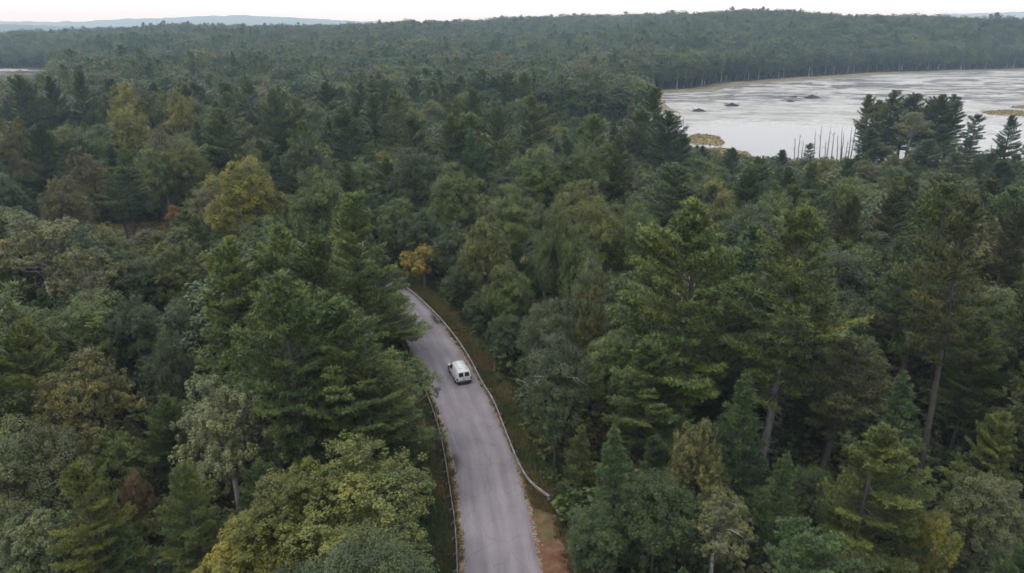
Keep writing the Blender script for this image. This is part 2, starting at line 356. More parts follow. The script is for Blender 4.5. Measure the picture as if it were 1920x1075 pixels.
def water_material(name, cover_from, cover_to, openw):
    "still marsh water, partly under a pale mat of floating leaves, with dark gaps"
    m, N, L = nmat(name)
    tc = node(N, 'ShaderNodeTexCoord'); sx = node(N, 'ShaderNodeSeparateXYZ'); L.new(tc.outputs['Object'], sx.inputs[0])
    mp = node(N, 'ShaderNodeMapping', inp={3: (.75, 1.35, 1)}); L.new(tc.outputs['Object'], mp.inputs[0])
    n1 = node(N, 'ShaderNodeTexNoise', inp={'Scale': .016, 'Detail': 7.0, 'Roughness': .62}); n2 = node(N, 'ShaderNodeTexNoise', inp={'Scale': .032, 'Detail': 9.0, 'Roughness': .68, 'Distortion': 1.2}); n3 = node(N, 'ShaderNodeTexNoise', inp={'Scale': .25, 'Detail': 4.0, 'Roughness': .7})
    for n in (n1, n2, n3): L.new(mp.outputs[0], n.inputs[0])
    mr = node(N, 'ShaderNodeMapRange', inp={1: cover_from, 2: cover_to, 3: -.20, 4: .26}); L.new(sx.outputs[1], mr.inputs[0])
    ad = node(N, 'ShaderNodeMath', operation='ADD'); L.new(n1.outputs[0], ad.inputs[0]); L.new(mr.outputs[0], ad.inputs[1])
    a3 = node(N, 'ShaderNodeMath', operation='MULTIPLY_ADD', inp={1: .55, 2: -.275}); L.new(n3.outputs[0], a3.inputs[0])
    a4 = node(N, 'ShaderNodeMath', operation='ADD'); L.new(ad.outputs[0], a4.inputs[0]); L.new(a3.outputs[0], a4.inputs[1])
    cov = ramp(N, [(.42, (0, 0, 0)), (.56, (1, 1, 1))]); L.new(a4.outputs[0], cov.inputs[0])
    # dark openings in the mat, farther out
    mr2 = node(N, 'ShaderNodeMapRange', inp={1: openw, 2: openw+80, 3: -.13, 4: .05}); L.new(sx.outputs[1], mr2.inputs[0])
    a5 = node(N, 'ShaderNodeMath', operation='ADD'); L.new(n2.outputs[0], a5.inputs[0]); L.new(mr2.outputs[0], a5.inputs[1])
    dk = ramp(N, [(.535, (0, 0, 0)), (.60, (1, 1, 1))]); L.new(a5.outputs[0], dk.inputs[0])
    wat = node(N, 'ShaderNodeBsdfPrincipled', inp={'Base Color': (.13, .125, .115, 1), 'Roughness': .10, 'IOR': 1.33})
    bp = node(N, 'ShaderNodeBump', inp={'Strength': .05, 'Distance': .05}); L.new(n3.outputs[0], bp.inputs['Height']); L.new(bp.outputs[0], wat.inputs['Normal'])
    n4 = node(N, 'ShaderNodeTexNoise', inp={'Scale': .055, 'Detail': 9.0, 'Roughness': .78}); L.new(mp.outputs[0], n4.inputs[0])
    cc = ramp(N, [(.36, (.12, .115, .10)), (.45, (.23, .225, .20)), (.54, (.33, .325, .30)), (.66, (.42, .415, .395))]); L.new(n4.outputs[0], cc.inputs[0])
    mat_ = node(N, 'ShaderNodeBsdfPrincipled', inp={'Roughness': .6, 'Specular IOR Level': .3}); L.new(cc.outputs[0], mat_.inputs[0])
    mud = node(N, 'ShaderNodeBsdfPrincipled', inp={'Base Color': (.075, .07, .07, 1), 'Roughness': .7, 'Specular IOR Level': .15})
    m1 = node(N, 'ShaderNodeMixShader'); m2 = node(N, 'ShaderNodeMixShader'); o = node(N, 'ShaderNodeOutputMaterial')
    L.new(cov.outputs[0], m1.inputs[0]); L.new(wat.outputs[0], m1.inputs[1]); L.new(mat_.outputs[0], m1.inputs[2])
    L.new(dk.outputs[0], m2.inputs[0]); L.new(m1.outputs[0], m2.inputs[1]); L.new(mud.outputs[0], m2.inputs[2]); L.new(m2.outputs[0], o.inputs[0])
    return m
def sheet(name, x0, x1, y0, y1, z, mat):
    b = MB(); b.add([(x0, y0, z), (x1, y0, z), (x1, y1, z), (x0, y1, z)], Q=[(0, 1, 2, 3)])
    return tag(b.build(name, mat), kind='structure')
sheet('lake_water', 40, 1000, 195, 980, LAKE_Z, water_material('marsh_lake_water', 310, 450, 420))
sheet('pond_water', -860, -340, 670, 870, POND_Z, water_material('pond_water', 600, 1100, 900))

def catmull(P, step=.8):
    P = np.asarray(P, float); out = []
    for i in range(len(P)-1):
        a, b, c, d = P[max(i-1, 0)], P[i], P[i+1], P[min(i+2, len(P)-1)]
        k = max(2, int(np.linalg.norm(c-b)/step)); t = np.arange(k)[:, None]/k
        out.append(.5*((2*b)+(c-a)*t+(2*a-5*b+4*c-d)*t**2+(3*b-a-3*c+d)*t**3))
    out.append(P[-1:]); return np.concatenate(out)
def ribbon(name, P, offs, zs, mat, jitter=0.0, parent=None):
    "a strip along P; offs are sideways offsets (right positive), zs heights; UV = metres across, metres along"
    D = np.gradient(P, axis=0); D = unit(D); Nn = np.stack([D[:, 1], -D[:, 0]], 1)
    n, k = len(P), len(offs); s = np.concatenate([[0], np.cumsum(np.linalg.norm(np.diff(P, axis=0), axis=1))])
    off = np.broadcast_to(np.asarray(offs, float), (n, k)).copy()
    if jitter:
        r = np.random.default_rng(5)
        def wob(): return np.convolve(r.normal(0, jitter, n+4), [.2, .2, .2, .2, .2], 'valid')*1.6+r.normal(0, jitter*.35, n)
        off[:, 0] += wob(); off[:, -1] += wob()
    V = np.zeros((n, k, 3)); V[:, :, :2] = P[:, None]+Nn[:, None]*off[:, :, None]; V[:, :, 2] = np.asarray(zs)[None]
    i = np.arange(n-1)[:, None]*k+np.arange(k-1)[None]
    b = MB(); b.add(V.reshape(-1, 3), Q=np.stack([i, i+1, i+k+1, i+k], -1).reshape(-1, 4))
    o = b.build(name, mat, parent, smooth=True)
    uv = o.data.uv_layers.new(name='UVMap'); vi = np.zeros(len(o.data.loops), np.int32); o.data.loops.foreach_get('vertex_index', vi)
    UV = np.stack([off, np.broadcast_to(s[:, None], (n, k))], -1).reshape(-1, 2)[vi]
    uv.data.foreach_set('uv', UV.astype(np.float32).ravel())
    return o
def asphalt():
    m, N, L = nmat('worn_asphalt')
    tc = node(N, 'ShaderNodeTexCoord'); sx = node(N, 'ShaderNodeSeparateXYZ'); L.new(tc.outputs['UV'], sx.inputs[0])
    # wheel tracks polished paler, one pair each lane
    wv_ = node(N, 'ShaderNodeMath', operation='MULTIPLY', inp={1: 2*math.pi/1.52}); L.new(sx.outputs[0], wv_.inputs[0])
    cs = node(N, 'ShaderNodeMath', operation='COSINE'); L.new(wv_.outputs[0], cs.inputs[0])
    mp = node(N, 'ShaderNodeMapping', inp={3: (1, .07, 1)}); L.new(tc.outputs['UV'], mp.inputs[0])
    n1 = node(N, 'ShaderNodeTexNoise', inp={'Scale': 1.3, 'Detail': 4.0, 'Roughness': .6}); L.new(mp.outputs[0], n1.inputs[0])
    n2 = node(N, 'ShaderNodeTexNoise', inp={'Scale': .22, 'Detail': 4.0, 'Roughness': .6}); L.new(tc.outputs['UV'], n2.inputs[0])
    n3 = node(N, 'ShaderNodeTexNoise', inp={'Scale': 14.0, 'Detail': 3.0, 'Roughness': .8}); L.new(tc.outputs['UV'], n3.inputs[0])
    s1 = node(N, 'ShaderNodeMath', operation='MULTIPLY_ADD', inp={1: -.075}); L.new(cs.outputs[0], s1.inputs[0]); L.new(n1.outputs[0], s1.inputs[2])
    s2 = node(N, 'ShaderNodeMath', operation='MULTIPLY_ADD', inp={1: .8}); L.new(n2.outputs[0], s2.inputs[0]); L.new(s1.outputs[0], s2.inputs[2])
    s3 = node(N, 'ShaderNodeMath', operation='MULTIPLY_ADD', inp={1: .35}); L.new(n3.outputs[0], s3.inputs[0]); L.new(s2.outputs[0], s3.inputs[2])
    r = ramp(N, [(.25, (.165, .142, .156)), (.5, (.208, .182, .195)), (.75, (.250, .222, .232))])
    nrm = node(N, 'ShaderNodeMapRange', inp={1: .6, 2: 1.55, 3: 0.0, 4: 1.0}); L.new(s3.outputs[0], nrm.inputs[0]); L.new(nrm.outputs[0], r.inputs[0])
    # cracks, thin and dark
    vd = node(N, 'ShaderNodeTexVoronoi', feature='DISTANCE_TO_EDGE', inp={'Scale': .42}); mv = node(N, 'ShaderNodeMapping', inp={3: (1.6, .7, 1)})
    ds = node(N, 'ShaderNodeMix', data_type='RGBA', blend_type='ADD'); ds.inputs[0].default_value = .6
    L.new(tc.outputs['UV'], mv.inputs[0]); L.new(mv.outputs[0], ds.inputs[6]); L.new(n1.outputs[1], ds.inputs[7]); L.new(ds.outputs[2], vd.inputs[0])
    ck = ramp(N, [(0.0, (.62, .62, .62)), (.018, (1, 1, 1))]); L.new(vd.outputs['Distance'], ck.inputs[0])
    mu = node(N, 'ShaderNodeMix', data_type='RGBA', blend_type='MULTIPLY'); mu.inputs[0].default_value = .7
    L.new(r.outputs[0], mu.inputs[6]); L.new(ck.outputs[0], mu.inputs[7])
    p = node(N, 'ShaderNodeBsdfPrincipled', inp={'Roughness': .8, 'Specular IOR Level': .3}); o = node(N, 'ShaderNodeOutputMaterial')
    bp = node(N, 'ShaderNodeBump', inp={'Strength': .25, 'Distance': .01}); L.new(n3.outputs[0], bp.inputs['Height']); L.new(bp.outputs[0], p.inputs['Normal'])
    L.new(mu.outputs[2], p.inputs[0]); L.new(p.outputs[0], o.inputs[0])
    return m
RP = catmull(ROAD, .7)
M['shoulder'] = noise_material('sandy_shoulder', [(.30, (.10, .07, .045)), (.45, (.19, .13, .09)), (.58, (.30, .215, .15)), (.72, (.40, .31, .23))], 1.3, .95, 7.0, spec=.1, bump=.5)
tag(ribbon('road_shoulder', RP, [-3.7, -2.6, 2.6, 3.65], [.004, .016, .016, .004], M['shoulder'], .16), kind='structure')
tag(ribbon('road', RP, [-3.06, -3.0, -1.5, 0, 1.5, 3.0, 3.06], [.012, .034, .055, .07, .055, .034, .012], asphalt(), .07), kind='structure')

def verge(name, offs, j0, j1, mat):
    o = ribbon(name, RP[j0:j1], offs, [0]*len(offs), mat, .25); n_ = len(o.data.vertices); co = np.zeros(n_*3, np.float32); o.data.vertices.foreach_get('co', co); co = co.reshape(-1, 3)
    co[:, 2] = height(co[:, 0], co[:, 1])+.035; o.data.vertices.foreach_set('co', co.ravel()); o.data.update(); return tag(o, kind='structure')
M['verge'] = noise_material('tawny_verge_soil', [(.30, (.050, .052, .022)), (.45, (.095, .075, .036)), (.58, (.15, .098, .050)), (.72, (.19, .135, .075))], .8, .95, 7.0, spec=.1, bump=.6)
M['litter'] = noise_material('red_brown_pine_litter', [(.30, (.085, .045, .028)), (.5, (.145, .075, .045)), (.7, (.21, .125, .08))], 1.1, .95, 7.0, spec=.1, bump=.6)
verge('verge', [3.45, 4.3, 5.5, 7, 9], 38, len(RP)-30, M['verge']); verge('verge', [-9, -7, -5.5, -4.3, -3.45], 10, len(RP)-30, M['verge'])
verge('leaf_litter', [3.45, 4.2, 5.2, 6.4], 4, 40, M['litter'])
fs = catmull(np.array(LAKE[17:]+LAKE[:2], float), 6.0)
sk = ribbon('lake_shore', fs, [-12, -7, -2, 4, 11], [-4.97, -4.86, -4.78, -4.6, -4.3], noise_material('sedge_bank', [(.3, (.10, .085, .05)), (.5, (.165, .145, .095)), (.7, (.22, .20, .15))], .12, .95, 7.0, spec=.1), 2.6); tag(sk, kind='structure')
M['far_forest'] = noise_material('far_wooded_slope', [(.35, (.022, .035, .022)), (.65, (.05, .065, .035))], .02, .95, 6.0, spec=.05)
def hill(name, yc, prof, depth):
    "a long wooded hill: skyline heights prof [(x, z)] at distance yc, with an uneven canopy"
    r = np.random.default_rng(int(yc)); px = [p[0] for p in prof]; pz = [p[1] for p in prof]
    nx, ny = 420, 26; xs = np.linspace(px[0], px[-1], nx); s = np.linspace(-1, 1, ny)
    X, S_ = np.meshgrid(xs, s); Z = np.interp(X, px, pz)*np.cos(S_*math.pi/2)**1.1
    Z += (r.normal(0, 4.0, Z.shape)+np.repeat(r.normal(0, 5, (ny, nx//6)), 6, 1))*(np.cos(S_*math.pi/2)**.5)*yc/9000
    i = np.arange(ny-1)[:, None]*nx+np.arange(nx-1)[None]
    b = MB(); b.add(np.stack([X, yc+S_*depth+X*0, Z-2], -1).reshape(-1, 3), Q=np.stack([i, i+1, i+nx+1, i+nx], -1).reshape(-1, 4))
    tag(b.build(name, M['far_forest'], smooth=True), kind='structure')
K = .000721
def far_prof(Y, pts): return [((p-960)*Y*K, 42+(52-yy)*.000675*Y) for p, yy in pts]
hill('far_hill', 4600, far_prof(4600, [(-300, 50), (0, 46), (60, 49), (150, 52), (300, 51), (460, 50), (640, 53), (900, 58), (1300, 60)]), 900)
hill('far_hill', 8200, far_prof(8200, [(-500, 44), (0, 40), (160, 42), (185, 40), (260, 36), (330, 34), (450, 30), (540, 33), (640, 38), (800, 44), (1200, 50), (1500, 40), (1700, 32), (1790, 26), (1900, 23), (2100, 24), (2400, 36)]), 1500)

# ------------------------------------------------------------------ prototypes of trees
PROTO = {}          # kind -> list of (wood mesh, crown mesh, height, radius)
def proto(kind, items):
    PROTO[kind] = []
    for k, (wood, crown, H, R) in enumerate(items):
        bark = 'bark' if kind == 'fartree' and k % 3 == 0 else {'birch': 'pale_bark', 'aspen': 'dead_wood', 'fartree': 'pale_bark', 'palepine': 'dead_wood'}.get(kind, 'bark')
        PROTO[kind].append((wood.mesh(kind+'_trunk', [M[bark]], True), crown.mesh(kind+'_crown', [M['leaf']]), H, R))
proto('pine', [(*pine_mesh(25, 5.6, b, s, 'pine'), 25, 5.6) for b, s in ((.22, 1), (.28, 2), (.2, 3), (.32, 4), (.25, 5), (.18, 6), (.3, 7), (.24, 8))])
proto('tallpine', [(*pine_mesh(26, 4.2, b, s, 'flat', dead=1.3), 26, 4.2) for b, s in ((.40, 21), (.48, 22), (.44, 23))])
proto('palepine', [(*pine_mesh(27, 5.2, .36, 24, 'pine', dead=2.2), 27, 5.2)])
proto('hemlock', [(*pine_mesh(20, 4.2, .12, s, 'hemlock', dead=.2), 20, 4.2) for s in (41, 42)])
proto('youngpine', [(*pine_mesh(15, 3.8, .16, s, 'young', dead=.5), 15, 3.8) for s in (51, 52)])
proto('oak', [(*broad_mesh(19, 5.6, b, s, 'oak'), 19, 5.6) for b, s in ((.25, 61), (.3, 62), (.22, 63), (.28, 64))])
proto('maple', [(*broad_mesh(18, 4.8, b, s, 'maple'), 18, 4.8) for b, s in ((.25, 71), (.3, 72), (.22, 73))])
proto('birch', [(*broad_mesh(18, 4.6, b, s, 'birch'), 18, 4.6) for b, s in ((.38, 81), (.42, 82))])
proto('aspen', [(*broad_mesh(15, 4.0, .25, 91, 'aspen'), 15, 4.0)])
proto('bush', [(*broad_mesh(3.2, 2.0, .02, s, 'bush'), 3.2, 2.0) for s in (95, 96, 97)])

COLR = dict(pine_d=(.034, .054, .030), pine_m=(.051, .070, .034), pine_l=(.069, .090, .040), pine_l2=(.07, .085, .04), pine_b=(.042, .049, .030), pine_y=(.064, .080, .033),
    pine_bl=(.042, .078, .048), lime=(.074, .084, .029), olive=(.057, .077, .026), oak_d=(.034, .050, .025), yolive=(.073, .081, .025), yellow=(.116, .115, .019), yellow_m=(.125, .115, .028),
    yellow_o=(.115, .110, .026), orange=(.17, .135, .030), red_o=(.18, .095, .05), brown_o=(.076, .067, .027), brown=(.066, .062, .033), brown_y=(.078, .075, .034), red=(.066, .042, .030),
    gray=(.070, .082, .050), gray_d=(.043, .056, .036), silver=(.088, .098, .058), tan=(.098, .095, .055), tan_g=(.085, .09, .055))
COLR = {k: (1.47*v[0], 1.40*v[1], .90*v[2]) for k, v in COLR.items()}
NAMEOF = dict(pine='pine_tree', tallpine='pine_tree', palepine='pine_tree', shorepine='pine_tree', hemlock='conifer_tree', youngpine='young_pine_tree', oak='broadleaf_tree', maple='broadleaf_tree', birch='birch_tree', aspen='broadleaf_tree', bush='shrub')
CATOF = dict(pine='pine', tallpine='pine', palepine='pine', shorepine='pine', hemlock='conifer', youngpine='pine', oak='tree', maple='tree', birch='birch', aspen='tree', bush='shrub')
seq = {}
trng = np.random.default_rng(3)
def tree(kind, x, y, h, R, col, label, group=None, z=None, rot=None):
    k = seq.get(kind, 0); seq[kind] = k+1
    wm, cm, H0, R0 = PROTO[kind][k % len(PROTO[kind])]
    root = empty(NAMEOF[kind], (x, y, float(height([x], [y])[0]) if z is None else z), trng.uniform(0, 6.28) if rot is None else rot)
    root.scale = (R/R0, R/R0, h/H0); root.rotation_euler[0] = trng.normal(0, .022); root.rotation_euler[1] = trng.normal(0, .022)
    tag(root, label, CATOF[kind], group)
    t = bpy.data.objects.new('trunk', wm); link(t); t.parent = root
    c = bpy.data.objects.new('crown', cm); link(c); c.parent = root
    j = trng.uniform(.86, 1.16); cc = COLR[col]
    c.color = (cc[0]*j*trng.uniform(.94, 1.06), cc[1]*j, cc[2]*j*trng.uniform(.9, 1.1), 1)
    return root

# trees one can tell apart: kind, x, y, height, crown radius, leaf colour, label
HERO = [
('pine',-18.1,77.0,25.0,6.3,'pine_l','tall bright green pine whose right boughs overhang the road bend'),
('pine',-18.2,61.6,25.0,5.4,'pine_m','big green pine in the cluster left of the van, topmost one behind two others'),
('pine',-24.1,68.4,24.0,5.1,'pine_l','light green pine with rounded top, behind the two front pines left of the road'),
('pine',-29.2,67.6,23.0,5.7,'pine_l','light green pine with long feathery left boughs, left edge of the roadside pine cluster'),
('pine',-19.2,54.8,24.0,6.1,'pine_m','broadest dark blue-green pine of the cluster left of the road'),
('pine',-14.1,55.5,21.0,6.1,'pine_m','green pine reaching over the left road edge beside the van'),
('pine',-12.1,54.9,15.0,5.5,'pine_m','lower green pine hugging the left guardrail just nearer than the van'),
('pine',-44.4,56.4,19.0,4.7,'pine_l','pale green pine with drooping plumes cut by the left picture edge'),
('aspen',-15.0,112.0,7.9,4.5,'orange','small orange yellow tree standing at the far road bend'),
('pine',-19.4,93.0,13.4,5.7,'pine_m','smaller pine tucked into the inside of the road bend'),
('pine',37.6,205.0,24.4,7.0,'pine_m','mid green pine left of the lower lakeside pine'),
('pine',-17.2,86.0,9.9,4.8,'pine_l','light green pine overhanging the left road edge just beyond the van'),
('pine',17.7,63.0,28.3,8.2,'pine_l','huge fluffy pine right of the road, the largest crown in the right half'),
('palepine',25.8,61.0,29.3,6.4,'pine_l','tall pine with a bare pale lower trunk and one long bough pointing right'),
('tallpine',42.6,68.0,30.7,4.8,'pine_d','dark tall pine with bare grey trunk showing halfway up, right side'),
('tallpine',41.4,59.0,30.8,4.1,'pine_b','brownish dark tall pine with long bare leaning trunk near the right edge'),
('pine',26.8,44.4,16.0,4.4,'pine_y','yellow-green young pine with pale trunk in the lower right foreground'),
('hemlock',33.6,52.8,17.0,4.0,'pine_d','dark drooping conifer behind the yellow-green young pine'),
('pine',13.5,59.0,16.0,5.4,'pine_m','green pine bough mass below the huge fluffy pine, right of the guardrail'),
('hemlock',20.4,53.9,16.0,3.4,'pine_d','dark conifer in the shade between the two biggest right pines'),
('pine',42.7,51.7,14.0,2.6,'pine_y','yellow-green small pine at the right edge above the grey-green bush'),
('pine',41.6,51.4,11.0,2.8,'pine_y','small yellow-green pine left of the right edge, lower right'),
('birch',15.7,43.2,11.0,3.1,'tan_g','thin tan birch with pale twigs at the bottom, right of the road'),
('maple',15.3,48.1,15.0,2.4,'brown_y','brownish thin-leaved tree in front of the huge fluffy pine'),
('maple',32.3,43.0,10.0,2.0,'yellow_o','golden maple at the bottom right of the yellow-green young pine'),
('oak',37.7,45.3,12.0,3.0,'gray','grey-green leafy tree in the bottom right corner'),
('hemlock',8.5,46.6,14.0,3.2,'pine_d','dark conifer right of the flared guardrail end'),
('oak',11.3,44.3,12.0,3.1,'oak_d','dark round tree at the bottom, right of the road'),
('hemlock',20.5,45.3,13.0,2.7,'pine_d','dark drooping conifer left of the yellow-green young pine'),
('oak',6.7,43.7,8.0,2.5,'oak_d','low dark tree on the bank at the bottom right of the road'),
('aspen',-24.9,52.3,15.0,4.8,'silver','silvery leaved tree with upright twigs in the lower left'),
('maple',-11.9,43.2,14.0,6.1,'yolive','large yellow-green maple at the bottom left of the road'),
('maple',-16.0,42.3,13.0,4.2,'yolive','yellow-green leafy tree left of the large bottom maple'),
('pine',-24.3,43.1,13.0,3.0,'pine_y','young olive pine with upright candles under the silvery tree'),
('pine',-30.9,41.8,14.0,3.0,'lime','yellow-green layered conifer at the lower left'),
('maple',-30.1,46.5,10.0,1.3,'red','small red-brown tree wedged between conifers at the lower left'),
('maple',-19.3,38.6,11.0,3.4,'yellow_o','yellow-green tree top at the bottom edge with a golden tip'),
('oak',-38.6,46.4,15.0,4.1,'gray','grey-olive broadleaf tree at the left edge, lower left corner'),
('maple',-38.2,55.7,17.0,4.2,'brown_o','orange-brown maple in the shade on the left'),
('maple',-35.2,41.8,10.0,3.4,'gray','dull grey-green tree in the bottom left corner'),
('hemlock',-28.8,41.0,9.0,3.4,'pine_d','dark conifer at the bottom edge left of the golden tipped tree'),
('oak',-33.7,62.6,16.0,2.0,'gray_d','dark grey-green round tree between orange-brown maple and roadside pines'),
('birch',-64.1,89.6,20.0,6.6,'tan','tan leaved birch with white limbs at the left edge'),
('birch',-54.7,85.4,18.0,4.2,'tan','tan-olive birch with a forked white trunk, right of the other birch'),
('oak',-48.6,72.8,15.0,5.2,'olive','olive tree in front of the forked birch'),
('maple',-46.9,93.2,17.0,4.6,'yolive','yellow-olive maple in front of the small meadow'),
('oak',-51.7,90.3,15.0,4.1,'gray_d','dark green tree below the small meadow'),
('oak',-44.0,72.4,15.0,3.4,'oak_d','dark shaded tree left of the roadside pine cluster'),
('oak',-46.6,116.1,22.0,6.6,'yellow','big round golden-green oak, the brightest tree on the left'),
('oak',-76.1,161.9,21.0,4.7,'yolive','yellow-green maple just left above the golden-green oak'),
('oak',-82.0,159.2,20.0,5.3,'olive','olive broadleaf tree left of the golden-green oak'),
('oak',-46.0,126.2,21.0,2.7,'yolive','small olive-yellow tree behind the right shoulder of the golden oak'),
('oak',-31.9,111.1,21.0,4.8,'olive','olive broadleaf tree right of the golden-green oak'),
('maple',-74.9,150.0,8.0,2.0,'red_o','small bright orange-red maple at the edge of the meadow'),
('maple',-125.7,232.0,28.1,6.3,'yellow_m','leftmost of three distant yellow trees, upper left'),
('maple',-119.1,236.0,27.9,5.3,'yolive','middle of three distant yellow trees, upper left'),
('maple',-105.6,226.0,27.1,4.9,'yellow_m','rightmost of three distant yellow trees, upper left'),
('maple',-103.9,195.0,25.4,5.3,'yellow_o','yellow-orange tree in front of the three distant yellow trees'),
('birch',-83.5,165.0,24.0,4.2,'tan','pale tan birch with a white trunk below the distant yellow trees'),
('maple',-94.2,152.3,20.0,4.7,'brown_o','brown-orange tree on the upper left with pale stems'),
('maple',-124.6,175.0,25.4,4.0,'brown_o','brown-orange tree at the left edge, upper left'),
('maple',-78.4,119.0,18.0,4.2,'brown','dull brown-green tree left of the olive trees, upper left'),
('pine',-112.1,165.0,23.8,5.1,'pine_d','dark layered pine near the left edge, upper left'),
('pine',-71.9,175.0,26.3,7.7,'pine_m','broad green pine above the golden-green oak'),
('pine',-67.5,205.0,28.9,5.8,'pine_m','pine with flat layered top right of the distant yellow trees'),
('oak',-44.3,150.0,23.4,4.9,'oak_d','dark round broadleaf right of the broad green pine'),
('pine',-156.8,262.0,30.3,5.9,'pine_d','dark pine before the small far pond on the left'),
('pine',-176.8,258.0,30.0,5.8,'pine_d','dark pine at the left edge below the far pond'),
('pine',-160.4,250.0,30.3,5.2,'pine_d','dark pine between two others below the far pond'),
('pine',-35.1,212.0,28.4,7.6,'pine_y','yellowish green pine, tallest in the centre left of the middle distance'),
('pine',-25.7,180.0,24.5,6.2,'pine_m','green pine in front of the yellowish green centre pine'),
('pine',-44.1,190.0,25.4,6.5,'pine_m','dark green pine left of the yellowish green centre pine'),
('pine',5.2,200.0,27.9,7.2,'pine_m','broad flat-layered pine in the centre distance'),
('youngpine',-9.2,160.0,23.9,4.5,'pine_bl','blue-green cone shaped pine in the centre'),
('oak',-19.1,140.0,22.0,6.3,'oak_d','dark oak left of the blue-green cone pine'),
('oak',-10.4,128.0,20.3,5.5,'olive','olive oak below the blue-green cone pine'),
('oak',4.6,142.0,22.7,6.4,'olive','olive oak with rounded billows right of the cone pine'),
('oak',14.0,147.0,23.2,5.7,'olive','olive oak between rounded centre oak and the lakeside pines'),
('pine',22.6,155.0,24.4,4.5,'pine_m','green pine right of the centre oaks, toward the lake'),
('oak',11.8,122.0,19.9,5.3,'yolive','yellow-green oak in the middle of the picture'),
('oak',0.0,115.0,19.1,5.0,'olive','olive oak in the picture centre'),
('pine',44.1,222.0,28.7,8.0,'pine_m','lakeside pine whose right edge stands against the pale water'),
('pine',42.5,190.0,25.2,6.9,'pine_d','lower lakeside pine at the left end of the lake'),
('maple',-4.1,94.7,20.0,3.8,'yolive','yellow topped maple right of the dark gap above the road bend'),
('oak',5.7,92.3,21.0,3.2,'olive','olive oak right of the yellow topped maple'),
('oak',12.8,101.1,21.0,4.5,'yolive','oak with an orange tinge on top, above the huge fluffy pine'),
('oak',19.5,99.2,21.0,4.0,'olive','olive oak left of the huge fluffy pine top'),
('oak',9.2,88.9,19.0,3.3,'olive','olive oak in front of the orange tinged oak'),
('oak',9.3,77.4,18.0,3.1,'gray','grey-green oak right of the road with paler top'),
('maple',10.2,75.8,16.0,2.4,'yellow_o','yellow patch of a maple beside the grey-green oak'),
('maple',-5.4,100.0,13.6,3.1,'olive','olive maple below the yellow topped maple, edge of the dark gap'),
('oak',-0.7,88.0,13.6,3.3,'olive','olive-green tree right of the dark gap by the road'),
('oak',3.9,70.0,15.0,3.3,'gray_d','grey-green tree right of the guardrail, upper one'),
('oak',4.5,62.1,14.0,3.5,'gray_d','grey-green oak with pale dead branches right of the van'),
('oak',4.4,60.1,11.0,2.9,'oak_d','dark oak on the right bank beside the guardrail'),
('oak',-4.1,91.0,7.9,2.7,'oak_d','dark tree at the foot of the right bank by the road bend'),
('oak',-0.3,82.0,8.2,2.8,'oak_d','dark tree behind the right guardrail beyond the van'),
('oak',-15.8,118.0,13.1,4.2,'oak_d','dark tree in the gap beyond the road bend'),
('oak',-9.8,112.0,12.7,3.6,'oak_d','darkest tree over the road bend'),
('maple',-8.3,102.0,7.8,2.9,'oak_d','shaded maple at the far road bend'),
('pine',130.5,258.0,25.5,6.0,'pine_l2','leftmost pine of the row on the wooded point in the lake'),
('pine',139.8,263.0,26.8,8.3,'pine_m','second pine from the left on the wooded point'),
('pine',151.9,268.0,25.4,8.7,'pine_m','middle pine of the row on the wooded point'),
('pine',153.8,259.0,25.4,8.2,'pine_m','fourth pine from the left on the wooded point'),
('pine',163.6,263.0,25.1,7.9,'pine_m','rightmost tall pine of the row on the wooded point'),
('birch',139.3,246.0,20.7,6.7,'tan_g','grey-olive broadleaf in front of the pines on the wooded point'),
('pine',121.4,236.0,14.4,5.6,'pine_d','low bushy pine at the left end of the wooded point'),
('tallpine',156.6,238.0,19.0,3.6,'pine_d','thin ragged pine right of the wooded point'),
('pine',157.4,222.0,19.4,4.9,'pine_d','dark pine at the right edge in front of the lake'),
('pine',65.4,205.0,13.8,3.6,'pine_d','small pine on the near lakeshore, left of the two others'),
('pine',79.5,205.0,12.7,3.6,'pine_d','small bushy pine on the near lakeshore, middle of three'),
('tallpine',88.3,208.0,14.2,2.4,'pine_d','thin spiky pine beside the dead trunks on the near shore'),
('maple',99.7,196.0,11.1,6.1,'brown_y','olive-orange broadleaf below the low bushy pine of the wooded point'),
('pine',131.4,220.0,12.6,6.8,'pine_d','dark wide pine below the row on the wooded point'),
('pine',130.3,205.0,11.4,6.3,'pine_m','green pine at the foot of the wooded point, right'),
('oak',105.7,190.0,11.0,4.4,'olive','olive round tree at the foot of the wooded point'),
('pine',141.2,271.0,22.6,6.8,'pine_m','mid green pine half hidden between the two leftmost pines of the point'),
('pine',150.6,272.0,23.3,7.2,'pine_l2','light green pine half hidden behind the middle of the point'),
('pine',158.6,272.0,22.9,6.8,'pine_m','pine half hidden between the middle and fourth pines of the point'),
('pine',165.9,271.0,22.2,6.8,'pine_l2','light green pine half hidden behind the two right pines of the point'),
('oak',153.5,246.0,9.9,5.3,'olive','olive leafy tree at the right foot of the point'),
('oak',127.1,240.0,9.2,5.1,'olive','olive leafy tree at the left foot of the point'),
('pine',143.5,258.0,18.2,5.9,'pine_d','shaded pine filling the gap behind the grey-olive broadleaf on the point'),
('pine',133.7,250.0,14.7,5.7,'pine_m','mid green pine at the foot of the two leftmost pines of the point'),
('pine',153.0,250.0,14.7,6.3,'pine_d','dark full pine under the fourth pine of the point'),
('oak',141.5,240.0,10.3,5.5,'gray_d','grey-green round tree at the foot of the point'),
('pine',153.5,236.0,10.7,5.4,'pine_d','dark pine at the right foot of the wooded point'),
('oak',51.0,190.0,14.4,5.2,'olive','olive tree at the left end of the near lakeshore'),
('pine',134.4,190.0,11.7,5.9,'pine_d','dark pine at the right edge below the lake'),
]
